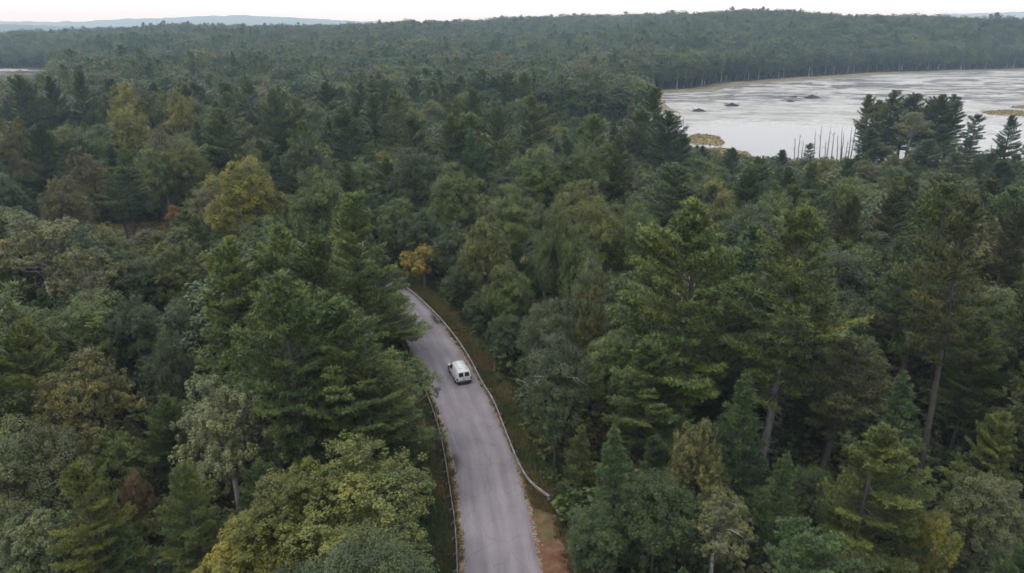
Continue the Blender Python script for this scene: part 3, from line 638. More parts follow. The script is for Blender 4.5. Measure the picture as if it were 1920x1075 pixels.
for k, x, y, h, R, c, lab in HERO:
    rt = tree(k, x, y, h, R, c, lab)
    if 'dead branches' in lab or 'pale twigs' in lab:      # bare grey boughs poking out of the crown
        r = np.random.default_rng(int(x*10)); iv = np.array([1/rt.scale[0], 1/rt.scale[1], 1/rt.scale[2]])
        for q in range(5):
            az = r.uniform(2.6, 5.2)-rt.rotation_euler[2]; d = np.array([math.cos(az), math.sin(az), r.uniform(.15, .7)]); L_ = R*r.uniform(.95, 1.35); p0 = np.array([0, 0, h*r.uniform(.5, .72)])
            P = [p0, p0+d*L_*.55+[0, 0, .2], p0+d*L_+[0, 0, r.uniform(-.3, .7)]]; b = MB(); b.tube(np.array(P)*iv, [.07, .045, .015], 5)
            for w in (.6, .75, .88):
                pp = p0+d*L_*w+[0, 0, .2]; b.tube(np.array([pp, pp+(d+r.normal(0, .7, 3))*L_*.22])*iv, [.025, .008], 4)
            b.build('dead_branch', M['pale_bark'], rt, True)
# the trees that crowd round them: kind, x, y, height, radius, colour, place, label
PLACE = ['crowded in the shade left of the road', 'in the crowded woods far left beyond the meadow', 'in the crowded woods ahead beyond the road bend', 'on the crowded slope right of the road', 'in the crowded dark stand at the right picture edge', 'in the crowded belt before the lake', 'crowded along the bottom of the picture']
CROWD = [
('tallpine',30.7,57.9,18.3,4.3,'pine_b',4,'brownish bare-stemmed pine above and left of the dark drooping conifer behind the yellow-green young pine'),
('pine',47.6,64.1,17.7,4.5,'pine_m',4,'mid green pine above and right of the dark drooping conifer behind the yellow-green young pine'),
('tallpine',18.7,33.4,15.2,3.5,'pine_d',6,'dark green bare-stemmed pine well below and right of the thin tan birch'),
('oak',-7.9,29.8,16.6,4.7,'oak_d',6,'dark green tree well below and right of the yellow-green tree top'),
('hemlock',53.4,65.6,23.9,4.9,'pine_m',4,'tall mid green conifer below and right of the brownish dark tall pine'),
('tallpine',44.6,74.4,20.5,4.9,'pine_b',4,'brownish bare-stemmed pine left of the brownish dark tall pine'),
('tallpine',24.5,111.5,24.2,5.5,'pine_d',3,'tall dark green bare-stemmed pine right of the yellow-green oak in the middle of the picture'),
('pine',-31.2,55.6,12.1,3.1,'pine_m',0,'mid green pine left of the silvery leaved tree'),
('maple',-34.6,51.1,10.5,3.0,'olive',6,'small olive leafy tree above the small red-brown tree'),
('pine',46.4,93.2,23.5,5.2,'pine_b',4,'tall brownish pine well left of the dark tall pine'),
('hemlock',6.1,53.8,9.4,2.4,'pine_m',3,'mid green conifer above and left of the dark conifer right of the flared guardrail end'),
('tallpine',-75.9,133.9,18.1,4.2,'pine_d',1,'dark green bare-stemmed pine left of the olive broadleaf tree left of the golden-green oak'),
('oak',-53.1,67.2,16.9,5.3,'olive',0,'olive tree left of the olive tree in front of the forked birch'),
('pine',-15.1,164.4,26.8,6.3,'pine_m',2,'tall mid green pine just above and left of the blue-green cone shaped pine'),
('oak',30.0,67.6,16.2,4.6,'oak_d',4,'dark green tree well below and right of the huge fluffy pine'),
('pine',43.1,125.1,21.8,5.7,'pine_d',3,'dark green pine below and left of the small bushy pine'),
('pine',55.0,98.2,24.1,6.5,'pine_b',4,'tall brownish pine above and left of the dark tall pine'),
('maple',-57.8,90.5,19.1,5.4,'oak_d',0,'dark green leafy tree right of the tan leaved birch'),
('pine',19.5,166.1,27.3,6.8,'pine_l',2,'nearer light green pine left of the mid green pine left of the lower lakeside pine'),
('oak',12.1,67.5,13.5,4.3,'olive',3,'olive tree above and left of the green pine bough mass'),
('maple',-38.1,68.1,11.7,3.0,'oak_d',0,'dark green leafy tree just left of the dark grey-green round tree'),
('pine',-52.7,148.6,21.7,4.7,'pine_d',1,'dark green pine just above the small olive-yellow tree'),
('pine',34.6,37.7,10.8,2.2,'pine_d',6,'small dark green pine below the grey-green leafy tree'),
('tallpine',69.5,95.0,24.3,5.7,'pine_d',4,'tall dark green bare-stemmed pine well above and right of the dark tall pine'),
('pine',-45.2,156.5,25.3,6.3,'pine_m',1,'tall mid green pine just above the dark round broadleaf'),
('pine',63.6,86.1,23.8,4.8,'pine_b',4,'tall brownish pine just above and right of the brownish dark tall pine'),
('maple',-98.4,132.4,16.4,4.1,'oak_d',1,'dark green leafy tree left of the dull brown-green tree'),
('hemlock',14.5,226.3,27.4,5.9,'pine_m',2,'tall mid green conifer just above and right of the broad flat-layered pine'),
('tallpine',71.1,114.1,23.2,5.9,'pine_b',4,'tall brownish bare-stemmed pine below and right of the olive round tree'),
('hemlock',48.7,83.9,20.6,4.7,'pine_d',4,'dark green conifer below and left of the dark tall pine'),
('tallpine',-9.2,168.9,27.4,5.7,'pine_m',2,'tall mid green bare-stemmed pine just above the blue-green cone shaped pine'),
('maple',-38.6,74.5,14.1,4.2,'oak_d',0,'dark green leafy tree right of the dark shaded tree'),
('pine',-19.8,46.5,10.8,2.4,'pine_d',6,'small dark green pine just above and left of the yellow-green leafy tree'),
('pine',-34.4,141.3,18.2,4.6,'pine_m',2,'mid green pine above and right of the olive broadleaf tree right of the golden-green oak'),
('pine',66.6,137.2,21.6,4.3,'pine_d',4,'dark green pine below and left of the olive round tree'),
('pine',0.8,97.4,14.4,2.9,'pine_d',3,'dark green pine below and left of the olive oak right of the yellow topped maple'),
('pine',-63.3,248.6,27.5,6.4,'pine_d',1,'farther tall dark green pine just above the dark green pine'),
('pine',-47.8,101.2,16.5,3.5,'pine_m',0,'mid green pine above and right of the yellow-olive maple in front of the small meadow'),
('maple',28.1,128.4,22.9,7.2,'gray_d',3,'tall grey-green leafy tree well right of the yellow-green oak in the middle of the picture'),
('pine',54.8,134.8,20.1,5.2,'pine_m',4,'farther mid green pine below the small bushy pine'),
('hemlock',-0.8,165.3,21.2,4.2,'pine_m',2,'mid green conifer just right of the blue-green cone shaped pine'),
('oak',62.5,126.0,19.9,5.8,'olive',4,'nearer olive tree below and left of the olive round tree'),
('pine',12.8,53.2,9.2,2.3,'pine_d',6,'small dark green pine just right of the dark conifer right of the flared guardrail end'),
('oak',35.7,100.5,20.7,5.6,'gray_d',3,'grey-green tree well right of the olive oak left of the huge fluffy pine top'),
('pine',-25.5,143.6,19.4,4.7,'pine_m',2,'mid green pine just left of the dark oak left of the blue-green cone pine'),
('oak',-70.2,87.4,14.3,3.9,'olive',0,'olive tree below and left of the tan leaved birch'),
('oak',41.8,110.6,20.7,5.4,'olive',4,'olive tree well right of the olive oak left of the huge fluffy pine top'),
('pine',83.6,118.7,21.3,5.7,'pine_b',4,'brownish pine below the dark pine at the right edge below the lake'),
('maple',-72.8,95.8,19.4,6.2,'olive',0,'olive leafy tree just above and left of the tan leaved birch'),
('pine',63.4,144.5,19.5,4.0,'pine_m',4,'mid green pine below and right of the small bushy pine'),
('maple',-28.1,133.1,15.2,4.5,'oak_d',2,'dark green leafy tree right of the olive broadleaf tree right of the golden-green oak'),
('oak',-20.5,122.5,14.0,3.9,'olive',2,'olive tree above and left of the dark tree in the gap beyond the road bend'),
('pine',-91.3,163.6,18.7,5.0,'pine_l',1,'light green pine just left of the olive broadleaf tree left of the golden-green oak'),
('pine',-5.5,191.9,26.7,5.4,'pine_m',2,'tall mid green pine left of the broad flat-layered pine'),
('oak',36.1,115.0,19.1,5.3,'yolive',3,'yellow-olive tree well right of the olive oak left of the huge fluffy pine top'),
('hemlock',67.1,119.0,22.1,5.1,'pine_m',4,'tall mid green conifer below the olive round tree'),
('pine',-52.8,250.1,27.7,7.2,'pine_m',2,'tall mid green pine just above and left of the yellowish green pine'),
('pine',-54.2,74.1,14.8,3.1,'pine_d',0,'dark green pine left of the olive tree in front of the forked birch'),
('birch',-112.2,191.7,21.4,6.2,'olive',1,'olive birch just above the brown-orange tree on the upper left with pale stems'),
('pine',-3.0,289.7,26.4,6.2,'pine_d',2,'nearer tall dark green pine above and left of the broad flat-layered pine'),
('hemlock',-14.4,204.9,27.3,5.6,'pine_m',2,'tall mid green conifer left of the broad flat-layered pine'),
('tallpine',46.7,103.3,22.4,4.6,'pine_d',4,'tall dark green bare-stemmed pine well left of the dark tall pine'),
('pine',-56.3,115.9,13.3,3.6,'pine_l',1,'light green pine just below the small bright orange-red maple'),
('birch',-28.5,60.5,12.2,3.8,'olive',0,'olive birch just above the silvery leaved tree'),
('hemlock',-30.4,266.1,25.4,5.7,'pine_d',2,'tall dark green conifer above and right of the yellowish green pine'),
('hemlock',30.2,203.8,21.6,4.9,'pine_d',5,'dark green conifer just left of the mid green pine left of the lower lakeside pine'),
('pine',-103.2,257.9,26.9,6.5,'pine_m',1,'nearer tall mid green pine right of the rightmost of three distant yellow trees'),
('oak',-33.5,89.7,18.8,5.8,'oak_d',0,'dark green tree well right of the yellow-olive maple in front of the small meadow'),
('oak',36.9,73.1,17.5,4.4,'oak_d',4,'dark green tree well right of the huge fluffy pine'),
('pine',-150.0,269.0,27.6,6.8,'pine_d',1,'tall dark green pine just above and left of the leftmost of three distant yellow trees'),
('birch',-13.5,36.2,10.3,2.6,'oak_d',6,'small dark green birch well below and right of the yellow-green tree top'),
('pine',48.2,117.8,20.1,5.3,'pine_m',4,'nearer mid green pine below the small bushy pine'),
('maple',-56.4,104.0,14.2,4.5,'brown',0,'brownish leafy tree above and left of the yellow-olive maple in front of the small meadow'),
('pine',-13.4,261.5,24.6,5.8,'pine_m',2,'nearest tall mid green pine above and left of the broad flat-layered pine'),
('pine',-64.2,211.8,25.1,6.5,'pine_l',1,'tall light green pine left of the dark green pine'),
('pine',-99.9,271.2,27.0,6.6,'pine_m',1,'farther tall mid green pine right of the rightmost of three distant yellow trees'),
('oak',-1.8,156.9,16.3,4.8,'oak_d',2,'dark green tree right of the olive oak below the blue-green cone pine'),
('oak',-109.1,183.8,19.9,5.5,'olive',1,'olive tree just above the brown-orange tree on the upper left with pale stems'),
('pine',51.9,56.1,22.0,5.7,'pine_b',4,'brownish pine well above and right of the yellow-green small pine'),
('birch',-10.9,61.6,12.2,3.5,'olive',0,'olive birch just above and right of the lower green pine'),
('pine',-104.6,167.7,19.9,4.4,'pine_d',1,'dark green pine just above the brown-orange tree on the upper left with pale stems'),
('pine',23.2,37.4,11.0,2.6,'pine_b',6,'small brownish pine well below and right of the thin tan birch'),
('tallpine',47.6,132.9,21.5,4.7,'pine_d',4,'dark green bare-stemmed pine just below and left of the small bushy pine'),
('oak',-58.6,96.5,16.8,4.3,'yolive',0,'yellow-olive tree just above and left of the dark green tree'),
('pine',-43.3,222.4,25.8,6.8,'pine_m',2,'tall mid green pine just left of the yellowish green pine'),
('pine',-118.1,199.1,23.0,5.0,'pine_d',1,'tall dark green pine below and left of the leftmost of three distant yellow trees'),
('hemlock',-38.1,113.9,15.2,3.3,'pine_m',1,'mid green conifer below and left of the olive broadleaf tree right of the golden-green oak'),
('pine',4.5,303.8,27.8,6.4,'pine_l',2,'tall light green pine just above the broad flat-layered pine'),
('maple',35.1,65.1,15.5,4.4,'olive',4,'olive leafy tree above and left of the dark drooping conifer behind the yellow-green young pine'),
('maple',-7.7,36.8,10.4,2.8,'olive',6,'small olive leafy tree well right of the yellow-green tree top'),
('pine',-101.5,141.1,13.6,2.9,'pine_d',1,'dark green pine left of the dull brown-green tree'),
('oak',-32.5,150.4,17.7,4.9,'olive',2,'olive tree left of the dark oak left of the blue-green cone pine'),
('pine',-96.3,168.8,19.1,5.0,'pine_d',1,'dark green pine just right of the brown-orange tree on the upper left with pale stems'),
('oak',-59.0,132.5,14.3,4.4,'brown',1,'brownish tree just left of the big round golden-green oak'),
('pine',116.0,172.5,14.9,2.6,'pine_m',5,'mid green pine just left of the dark pine at the right edge below the lake'),
('oak',46.1,151.3,17.0,5.0,'olive',5,'olive tree below and left of the small bushy pine'),
('maple',-25.7,237.9,21.4,6.3,'oak_d',2,'dark green leafy tree right of the yellowish green pine'),
('pine',-118.0,261.0,26.6,7.2,'pine_m',1,'tall mid green pine just above and right of the rightmost of three distant yellow trees'),
('hemlock',-41.2,304.4,25.9,6.0,'pine_d',2,'tall dark green conifer just above and right of the yellowish green pine'),
('tallpine',-22.0,278.0,26.1,6.4,'pine_d',2,'tall dark green bare-stemmed pine above and right of the yellowish green pine'),
('oak',53.4,78.6,17.3,4.8,'oak_d',4,'dark green tree below the brownish dark tall pine'),
('tallpine',-98.5,246.0,24.4,5.1,'pine_m',1,'tall mid green bare-stemmed pine right of the rightmost of three distant yellow trees'),
('birch',-94.5,260.0,22.1,6.8,'oak_d',1,'tall dark green birch above and right of the broad green pine'),
('pine',-52.7,98.2,14.9,3.4,'pine_m',0,'mid green pine just left of the yellow-olive maple in front of the small meadow'),
('tallpine',92.3,119.5,24.4,4.6,'pine_d',4,'nearer dark green bare-stemmed pine right of the dark pine at the right edge below the'),
('oak',-61.0,222.9,22.0,6.8,'olive',1,'olive tree just above and left of the dark green pine'),
('hemlock',-31.6,82.5,19.7,4.8,'pine_d',0,'dark green conifer well right of the yellow-olive maple in front of the small meadow'),
('oak',79.1,175.6,15.5,4.8,'yolive',5,'yellow-olive tree just below the thin spiky pine'),
('pine',39.0,91.0,23.4,4.8,'pine_m',4,'tall mid green pine well left of the dark tall pine'),
('oak',113.1,205.4,11.1,2.8,'brown',5,'brownish tree just above the olive round tree'),
('hemlock',-56.2,309.7,27.9,7.0,'pine_d',2,'tall dark green conifer just above the yellowish green pine'),
('pine',-14.1,325.6,27.8,5.8,'pine_m',2,'farthest tall mid green pine above and left of the broad flat-layered pine'),
('oak',-127.5,201.2,18.7,5.8,'yolive',1,'yellow-olive tree just above and right of the dark layered pine'),
('hemlock',-131.9,286.9,27.3,6.8,'pine_l',1,'tall light green conifer just above the rightmost of three distant yellow trees'),
('oak',-107.1,241.9,22.2,6.4,'olive',1,'tall olive tree just right of the rightmost of three distant yellow trees'),
('hemlock',-114.6,309.0,27.3,6.3,'pine_m',1,'farther tall mid green conifer right of the rightmost of three distant yellow trees'),
('maple',44.6,87.9,18.4,5.8,'olive',4,'olive leafy tree well below and left of the dark tall pine'),
('hemlock',-18.9,297.0,26.6,6.7,'pine_l',2,'tall light green conifer above and right of the yellowish green pine'),
('hemlock',-8.8,184.5,26.0,6.0,'pine_m',2,'tall mid green conifer just above the blue-green cone shaped pine'),
('hemlock',56.5,119.6,19.9,4.4,'pine_m',4,'mid green conifer well above and left of the dark tall pine'),
('hemlock',-29.5,280.6,27.4,6.4,'pine_m',2,'tall mid green conifer above and right of the yellowish green pine'),
('hemlock',34.0,125.2,18.5,4.6,'pine_m',3,'mid green conifer right of the olive oak left of the huge fluffy pine top'),
('hemlock',12.0,36.9,9.6,2.0,'pine_d',6,'small dark green conifer well below the thin tan birch'),
('tallpine',-111.2,175.0,19.2,4.4,'pine_m',1,'mid green bare-stemmed pine just right of the dark layered pine'),
('maple',-57.9,229.7,22.9,7.1,'olive',2,'tall olive leafy tree just above and left of the dark green pine'),
('pine',57.3,158.3,18.4,4.4,'pine_m',5,'mid green pine just below and left of the small bushy pine'),
('pine',-83.9,187.8,21.0,4.7,'pine_d',1,'dark green pine just left of the broad green pine'),
('hemlock',4.0,294.9,24.4,5.1,'pine_m',2,'farther tall mid green conifer just above the broad flat-layered pine'),
('oak',28.6,165.7,18.0,4.9,'oak_d',5,'dark green tree below and left of the lower lakeside pine'),
('oak',-4.9,240.3,22.5,6.7,'oak_d',2,'tall dark green tree just left of the broad flat-layered pine'),
('hemlock',-35.8,96.6,17.7,4.4,'pine_m',0,'mid green conifer well right of the yellow-olive maple in front of the small meadow'),
('pine',111.3,194.1,11.7,2.6,'pine_m',5,'farther mid green pine just right of the olive round tree'),
('tallpine',-56.2,282.3,26.8,6.9,'pine_m',2,'tall mid green bare-stemmed pine just above and left of the yellowish green pine'),
('hemlock',-115.1,284.8,26.3,7.0,'pine_m',1,'nearer tall mid green conifer right of the rightmost of three distant yellow trees'),
('pine',-93.6,228.6,22.8,5.4,'pine_m',1,'tall mid green pine just above the broad green pine'),
('oak',-118.9,191.7,19.1,5.3,'oak_d',1,'dark green tree right of the dark layered pine'),
('hemlock',-6.2,263.4,23.7,6.2,'pine_m',2,'tall mid green conifer above and left of the broad flat-layered pine'),
('pine',56.3,207.4,13.4,3.3,'pine_d',5,'farther dark green pine just below and right of the lower lakeside pine'),
('oak',-27.3,247.7,22.1,6.0,'yolive',2,'tall yellow-olive tree right of the yellowish green pine'),
('pine',39.8,136.6,17.1,3.5,'pine_d',5,'farther dark green pine right of the olive oak left of the huge fluffy pine top'),
('pine',-25.4,271.5,23.5,5.5,'pine_m',2,'tall mid green pine right of the yellowish green pine'),
('tallpine',-1.2,315.7,27.4,6.5,'pine_d',2,'tall dark green bare-stemmed pine above the broad flat-layered pine'),
('hemlock',42.0,319.2,12.8,2.7,'pine_m',2,'mid green conifer left of the mid green pine left of the lower lakeside pine'),
('hemlock',9.9,156.2,22.0,4.9,'pine_d',2,'dark green conifer above the yellow-green oak in the middle of the picture'),
('tallpine',141.5,193.5,12.2,2.0,'pine_d',5,'farther dark green bare-stemmed pine right of the dark pine at the right edge below the'),
('hemlock',-91.1,235.5,21.6,4.7,'pine_m',1,'mid green conifer just above the broad green pine'),
('hemlock',51.7,324.4,13.2,3.1,'pine_d',5,'dark green conifer just above the mid green pine left of the lower lakeside pine'),
('maple',-35.4,192.9,15.0,3.9,'olive',2,'olive leafy tree above and left of the dark oak left of the blue-green cone pine'),
('maple',80.3,124.2,21.0,6.0,'olive',4,'olive leafy tree below and right of the olive round tree'),
('pine',-124.9,282.4,25.6,6.2,'pine_d',1,'tall dark green pine just above and right of the rightmost of three distant yellow trees'),
('maple',-33.5,157.2,18.2,5.7,'oak_d',2,'dark green leafy tree left of the dark oak left of the blue-green cone pine'),
('hemlock',7.3,253.0,25.4,5.4,'pine_m',2,'nearer tall mid green conifer just above the broad flat-layered pine'),
('pine',-6.9,320.7,25.0,6.6,'pine_d',2,'farther tall dark green pine above and left of the broad flat-layered pine'),
('maple',-93.7,218.0,21.3,5.6,'olive',1,'olive leafy tree just above and left of the broad green pine'),
('maple',56.8,143.2,19.1,5.3,'oak_d',4,'dark green leafy tree just below the small bushy pine'),
('oak',26.1,50.7,8.5,2.3,'oak_d',6,'small dark green tree right of the dark drooping conifer left of the yellow-green young pine'),
('pine',30.6,319.3,13.6,2.9,'pine_d',2,'dark green pine above and right of the broad flat-layered pine'),
('pine',-83.2,227.3,20.5,5.1,'pine_d',1,'dark green pine just above and right of the broad green pine'),
('oak',-1.2,148.2,14.8,3.9,'oak_d',2,'dark green tree just above the olive oak in the picture centre'),
('hemlock',15.4,193.8,19.7,4.2,'pine_d',2,'dark green conifer below and right of the broad flat-layered pine'),
('oak',7.1,148.7,22.4,5.7,'gray_d',2,'tall grey-green tree right of the blue-green cone shaped pine'),
('hemlock',-178.5,266.8,26.8,5.6,'pine_d',1,'tall dark green conifer left of the dark pine between two others below the far pond'),
('tallpine',-80.6,140.0,17.2,3.7,'pine_m',1,'mid green bare-stemmed pine right of the brown-orange tree on the upper left with pale stems'),
('oak',42.4,143.0,16.9,4.2,'yellow_o',5,'golden tree below and left of the small bushy pine'),
('pine',-101.8,155.8,14.7,3.5,'pine_d',1,'dark green pine left of the brown-orange tree on the upper left with pale stems'),
('tallpine',-64.1,137.9,13.0,2.7,'pine_m',1,'mid green bare-stemmed pine just above and right of the small bright orange-red maple'),
('hemlock',22.8,67.0,18.5,4.3,'pine_d',3,'dark green conifer below the huge fluffy pine'),
('pine',140.6,203.3,11.6,2.0,'pine_m',5,'mid green pine left of the dark pine at the right edge below the lake'),
('oak',-86.8,134.6,13.0,3.8,'yolive',1,'yellow-olive tree just below and right of the dull brown-green tree'),
('tallpine',-109.6,156.3,9.1,2.0,'pine_d',1,'small dark green bare-stemmed pine just left of the dull brown-green tree'),
('maple',-48.3,85.2,9.3,2.5,'oak_d',0,'small dark green leafy tree just above and right of the dark shaded tree'),
('pine',106.9,209.5,10.7,2.4,'pine_l',5,'small light green pine just above and left of the olive round tree'),
('maple',-152.8,245.5,15.9,4.7,'oak_d',1,'dark green leafy tree just below the dark pine between two others below the far pond'),
('tallpine',134.3,199.4,11.3,2.1,'pine_d',5,'dark green bare-stemmed pine left of the dark pine at the right edge below the lake'),
('pine',-133.0,231.4,21.1,4.4,'pine_m',1,'mid green pine just below and left of the leftmost of three distant yellow trees'),
('pine',29.7,116.3,19.9,4.7,'pine_d',3,'nearer dark green pine right of the olive oak left of the huge fluffy pine top'),
('pine',-72.6,213.6,23.4,6.0,'pine_m',1,'tall mid green pine right of the broad green pine'),
('pine',98.7,141.2,18.0,4.7,'pine_d',4,'dark green pine just below the dark pine at the right edge below the lake'),
('maple',-17.8,268.2,23.0,6.1,'yolive',2,'tall yellow-olive leafy tree right of the yellowish green pine'),
('oak',17.6,130.0,15.7,4.3,'olive',3,'olive tree just right of the yellow-green oak in the middle of the picture'),
('maple',57.6,199.3,11.8,3.1,'yolive',5,'yellow-olive leafy tree below and right of the lower lakeside pine'),
('maple',-45.8,207.0,20.9,6.3,'oak_d',2,'dark green leafy tree just right of the dark green pine'),
('pine',-23.9,315.8,26.6,6.9,'pine_d',2,'tall dark green pine above and right of the yellowish green pine'),
('oak',144.1,210.6,11.4,3.3,'gray_d',5,'grey-green tree above and left of the dark pine at the right edge below the lake'),
('hemlock',-41.5,231.0,27.4,6.4,'pine_d',2,'tall dark green conifer just above and left of the yellowish green pine'),
('pine',-48.5,280.8,25.4,6.1,'pine_d',2,'tall dark green pine just above the yellowish green pine'),
('pine',-51.6,112.7,12.5,3.1,'pine_d',1,'dark green pine above and right of the yellow-olive maple in front of the small meadow'),
('maple',14.5,218.5,17.3,5.3,'yellow_o',2,'golden leafy tree just below and right of the broad flat-layered pine'),
('hemlock',35.2,325.3,12.8,3.4,'pine_d',2,'dark green conifer above and right of the broad flat-layered pine'),
('oak',-32.8,180.3,14.8,4.0,'yellow_o',2,'golden tree just above and left of the dark oak left of the blue-green cone pine'),
('tallpine',-104.5,174.7,17.6,4.5,'pine_d',1,'dark green bare-stemmed pine right of the brown-orange tree on the upper left with pale stems'),
('maple',-163.4,224.4,19.8,5.7,'oak_d',1,'dark green leafy tree left of the brown-orange tree at the left edge, upper left'),
('oak',-97.4,160.7,16.2,4.8,'gray_d',1,'grey-green tree below and right of the brown-orange tree on the upper left with pale stems'),
('hemlock',-50.1,195.2,22.7,5.5,'pine_d',1,'tall dark green conifer just left of the dark green pine'),
('oak',51.5,90.8,18.9,5.3,'oak_d',4,'dark green tree below and left of the dark tall pine'),
('tallpine',-53.3,296.1,25.8,5.6,'pine_m',2,'tall mid green bare-stemmed pine just above the yellowish green pine'),
('maple',-45.8,290.0,22.8,7.0,'olive',2,'tall olive leafy tree just above the yellowish green pine'),
('hemlock',163.6,233.8,10.6,2.4,'pine_l',5,'small light green conifer just above the dark pine at the right edge below the lake'),
('birch',-59.0,205.5,20.8,5.3,'oak_d',1,'dark green birch left of the dark green pine'),
('pine',73.8,126.5,20.4,4.9,'pine_b',4,'brownish pine just below the olive round tree'),
('pine',-168.4,231.8,20.9,4.4,'pine_m',1,'mid green pine above and left of the brown-orange tree at the left edge, upper left'),
('pine',-47.2,108.6,11.5,2.4,'pine_d',1,'dark green pine right of the yellow-olive maple in front of the small meadow'),
('tallpine',-86.9,208.2,22.1,5.9,'pine_m',1,'tall mid green bare-stemmed pine just above the broad green pine'),
('pine',-2.0,125.9,16.8,3.7,'pine_m',3,'mid green pine just left of the olive oak in the picture centre'),
('oak',-64.8,79.0,13.6,3.9,'oak_d',0,'dark green tree well left of the olive tree in front of the forked birch'),
('oak',-119.2,169.9,15.0,4.0,'brown',1,'brownish tree just below the dark layered pine'),
('pine',-102.0,312.6,22.1,5.9,'pine_m',1,'tall mid green pine above and left of the dark green pine'),
('oak',-91.1,196.1,17.7,5.1,'olive',1,'olive tree just right of the pale tan birch'),
('maple',-27.6,229.4,19.3,5.7,'oak_d',2,'dark green leafy tree just below and right of the yellowish green pine'),
('pine',-72.6,199.8,16.7,3.6,'pine_m',1,'mid green pine just right of the broad green pine'),
('oak',-79.4,206.0,19.8,5.0,'yolive',1,'yellow-olive tree just above and right of the broad green pine'),
('tallpine',-161.5,287.4,26.6,6.4,'pine_d',1,'tall dark green bare-stemmed pine above and left of the leftmost of three distant yellow trees'),
('tallpine',-85.6,244.4,20.7,5.3,'pine_m',1,'mid green bare-stemmed pine above and right of the broad green pine'),
('oak',-34.8,129.9,15.2,4.5,'oak_d',1,'dark green tree just right of the olive broadleaf tree right of the golden-green oak'),
('pine',13.6,163.1,21.4,5.0,'pine_m',2,'mid green pine above the yellow-green oak in the middle of the picture'),
('pine',-16.0,315.7,24.5,5.0,'pine_m',2,'middle tall mid green pine above and left of the broad flat-layered pine'),
('tallpine',67.4,155.8,17.3,4.0,'pine_l',5,'light green bare-stemmed pine just below and right of the small bushy pine'),
('maple',-39.9,202.9,14.9,3.9,'olive',2,'olive leafy tree just below and right of the dark green pine'),
('pine',17.6,119.9,15.7,4.1,'pine_l',3,'light green pine left of the olive oak left of the huge fluffy pine top'),
('pine',134.4,178.5,26.8,4.2,'pine_l',5,'tall light green pine right of the thin ragged pine'),
('pine',103.7,171.6,13.2,2.9,'pine_m',5,'nearer mid green pine just right of the olive round tree'),
('tallpine',-167.3,255.4,19.2,4.2,'pine_d',1,'dark green bare-stemmed pine just below the dark pine between two others below the far pond'),
('hemlock',-185.2,260.5,21.0,4.9,'pine_d',1,'dark green conifer left of the dark pine between two others below the far pond'),
('oak',-41.5,82.9,11.8,3.0,'oak_d',0,'dark green tree above and right of the dark shaded tree'),
('oak',-70.6,157.8,11.7,3.7,'yolive',1,'yellow-olive tree just left of the big round golden-green oak'),
('pine',108.3,217.9,8.6,2.0,'pine_m',5,'small mid green pine just below the low bushy pine'),
('hemlock',99.6,151.5,15.9,3.5,'pine_b',5,'brownish conifer below and left of the dark pine at the right edge below the lake'),
('oak',73.2,143.2,16.1,4.5,'olive',4,'farther olive tree below and left of the olive round tree'),
('oak',-119.3,155.3,18.2,5.3,'oak_d',1,'dark green tree below and left of the brown-orange tree at the left edge, upper left'),
('oak',35.2,142.9,18.7,5.7,'olive',5,'olive tree above the olive oak left of the huge fluffy pine top'),
('oak',5.2,268.9,22.3,6.0,'olive',2,'tall olive tree just above the broad flat-layered pine'),
('oak',97.6,204.2,10.9,2.8,'olive',5,'small olive tree below and right of the thin spiky pine'),
('maple',107.5,200.7,9.6,2.8,'olive',5,'small olive leafy tree just above and left of the olive round tree'),
('oak',53.2,72.5,17.2,5.0,'olive',4,'olive tree below the brownish dark tall pine'),
('hemlock',-125.9,208.3,20.0,5.3,'pine_l',1,'light green conifer above and right of the dark layered pine'),
('oak',-41.8,99.2,13.8,4.2,'oak_d',0,'dark green tree right of the yellow-olive maple in front of the small meadow'),
('birch',5.1,101.3,14.5,4.0,'oak_d',3,'dark green birch just below the olive oak right of the yellow topped maple'),
('oak',-46.6,79.4,11.2,3.4,'oak_d',0,'dark green tree just above and right of the dark shaded tree'),
('pine',10.6,31.3,14.0,3.3,'pine_m',6,'mid green pine well below the thin tan birch'),
('oak',4.7,126.8,14.2,4.4,'brown',3,'brownish tree just right of the olive oak in the picture centre'),
('pine',44.2,326.6,11.9,2.6,'pine_l',2,'farther light green pine left of the mid green pine left of the lower lakeside pine'),
('oak',-15.2,133.4,12.1,3.5,'olive',2,'olive tree above and right of the dark tree in the gap beyond the road bend'),
('hemlock',103.2,164.8,14.5,3.1,'pine_b',5,'brownish conifer right of the olive round tree'),
('pine',-76.0,225.1,24.5,5.9,'pine_l',1,'tall light green pine above and right of the broad green pine'),
('pine',33.4,294.1,13.3,3.3,'pine_m',2,'mid green pine left of the mid green pine left of the lower lakeside pine'),
('oak',77.7,226.2,7.3,2.2,'olive',5,'small olive tree just left of the small bushy pine'),
('maple',-65.1,177.4,18.9,5.9,'yolive',1,'yellow-olive leafy tree just below and right of the broad green pine'),
('oak',1.8,283.4,19.9,5.8,'olive',2,'olive tree just above the broad flat-layered pine'),
('oak',86.1,159.3,13.9,3.8,'olive',5,'olive tree just below the olive round tree'),
('oak',90.3,218.9,7.5,1.9,'olive',5,'small olive tree just right of the small bushy pine'),
('tallpine',114.8,230.6,7.4,1.5,'pine_d',5,'small dark green bare-stemmed pine just below and left of the low bushy pine'),
('maple',20.2,209.4,20.0,5.3,'oak_d',2,'dark green leafy tree right of the broad flat-layered pine'),
('oak',-33.3,234.4,21.6,5.5,'olive',2,'nearer olive tree just right of the yellowish green pine'),
('pine',-73.7,311.3,22.7,5.3,'pine_m',2,'tall mid green pine above and left of the yellowish green pine'),
('pine',-97.2,193.4,19.6,4.8,'pine_l',1,'light green pine just above the pale tan birch'),
('pine',-41.9,314.3,25.7,5.4,'pine_d',2,'tall dark green pine just above and right of the yellowish green pine'),
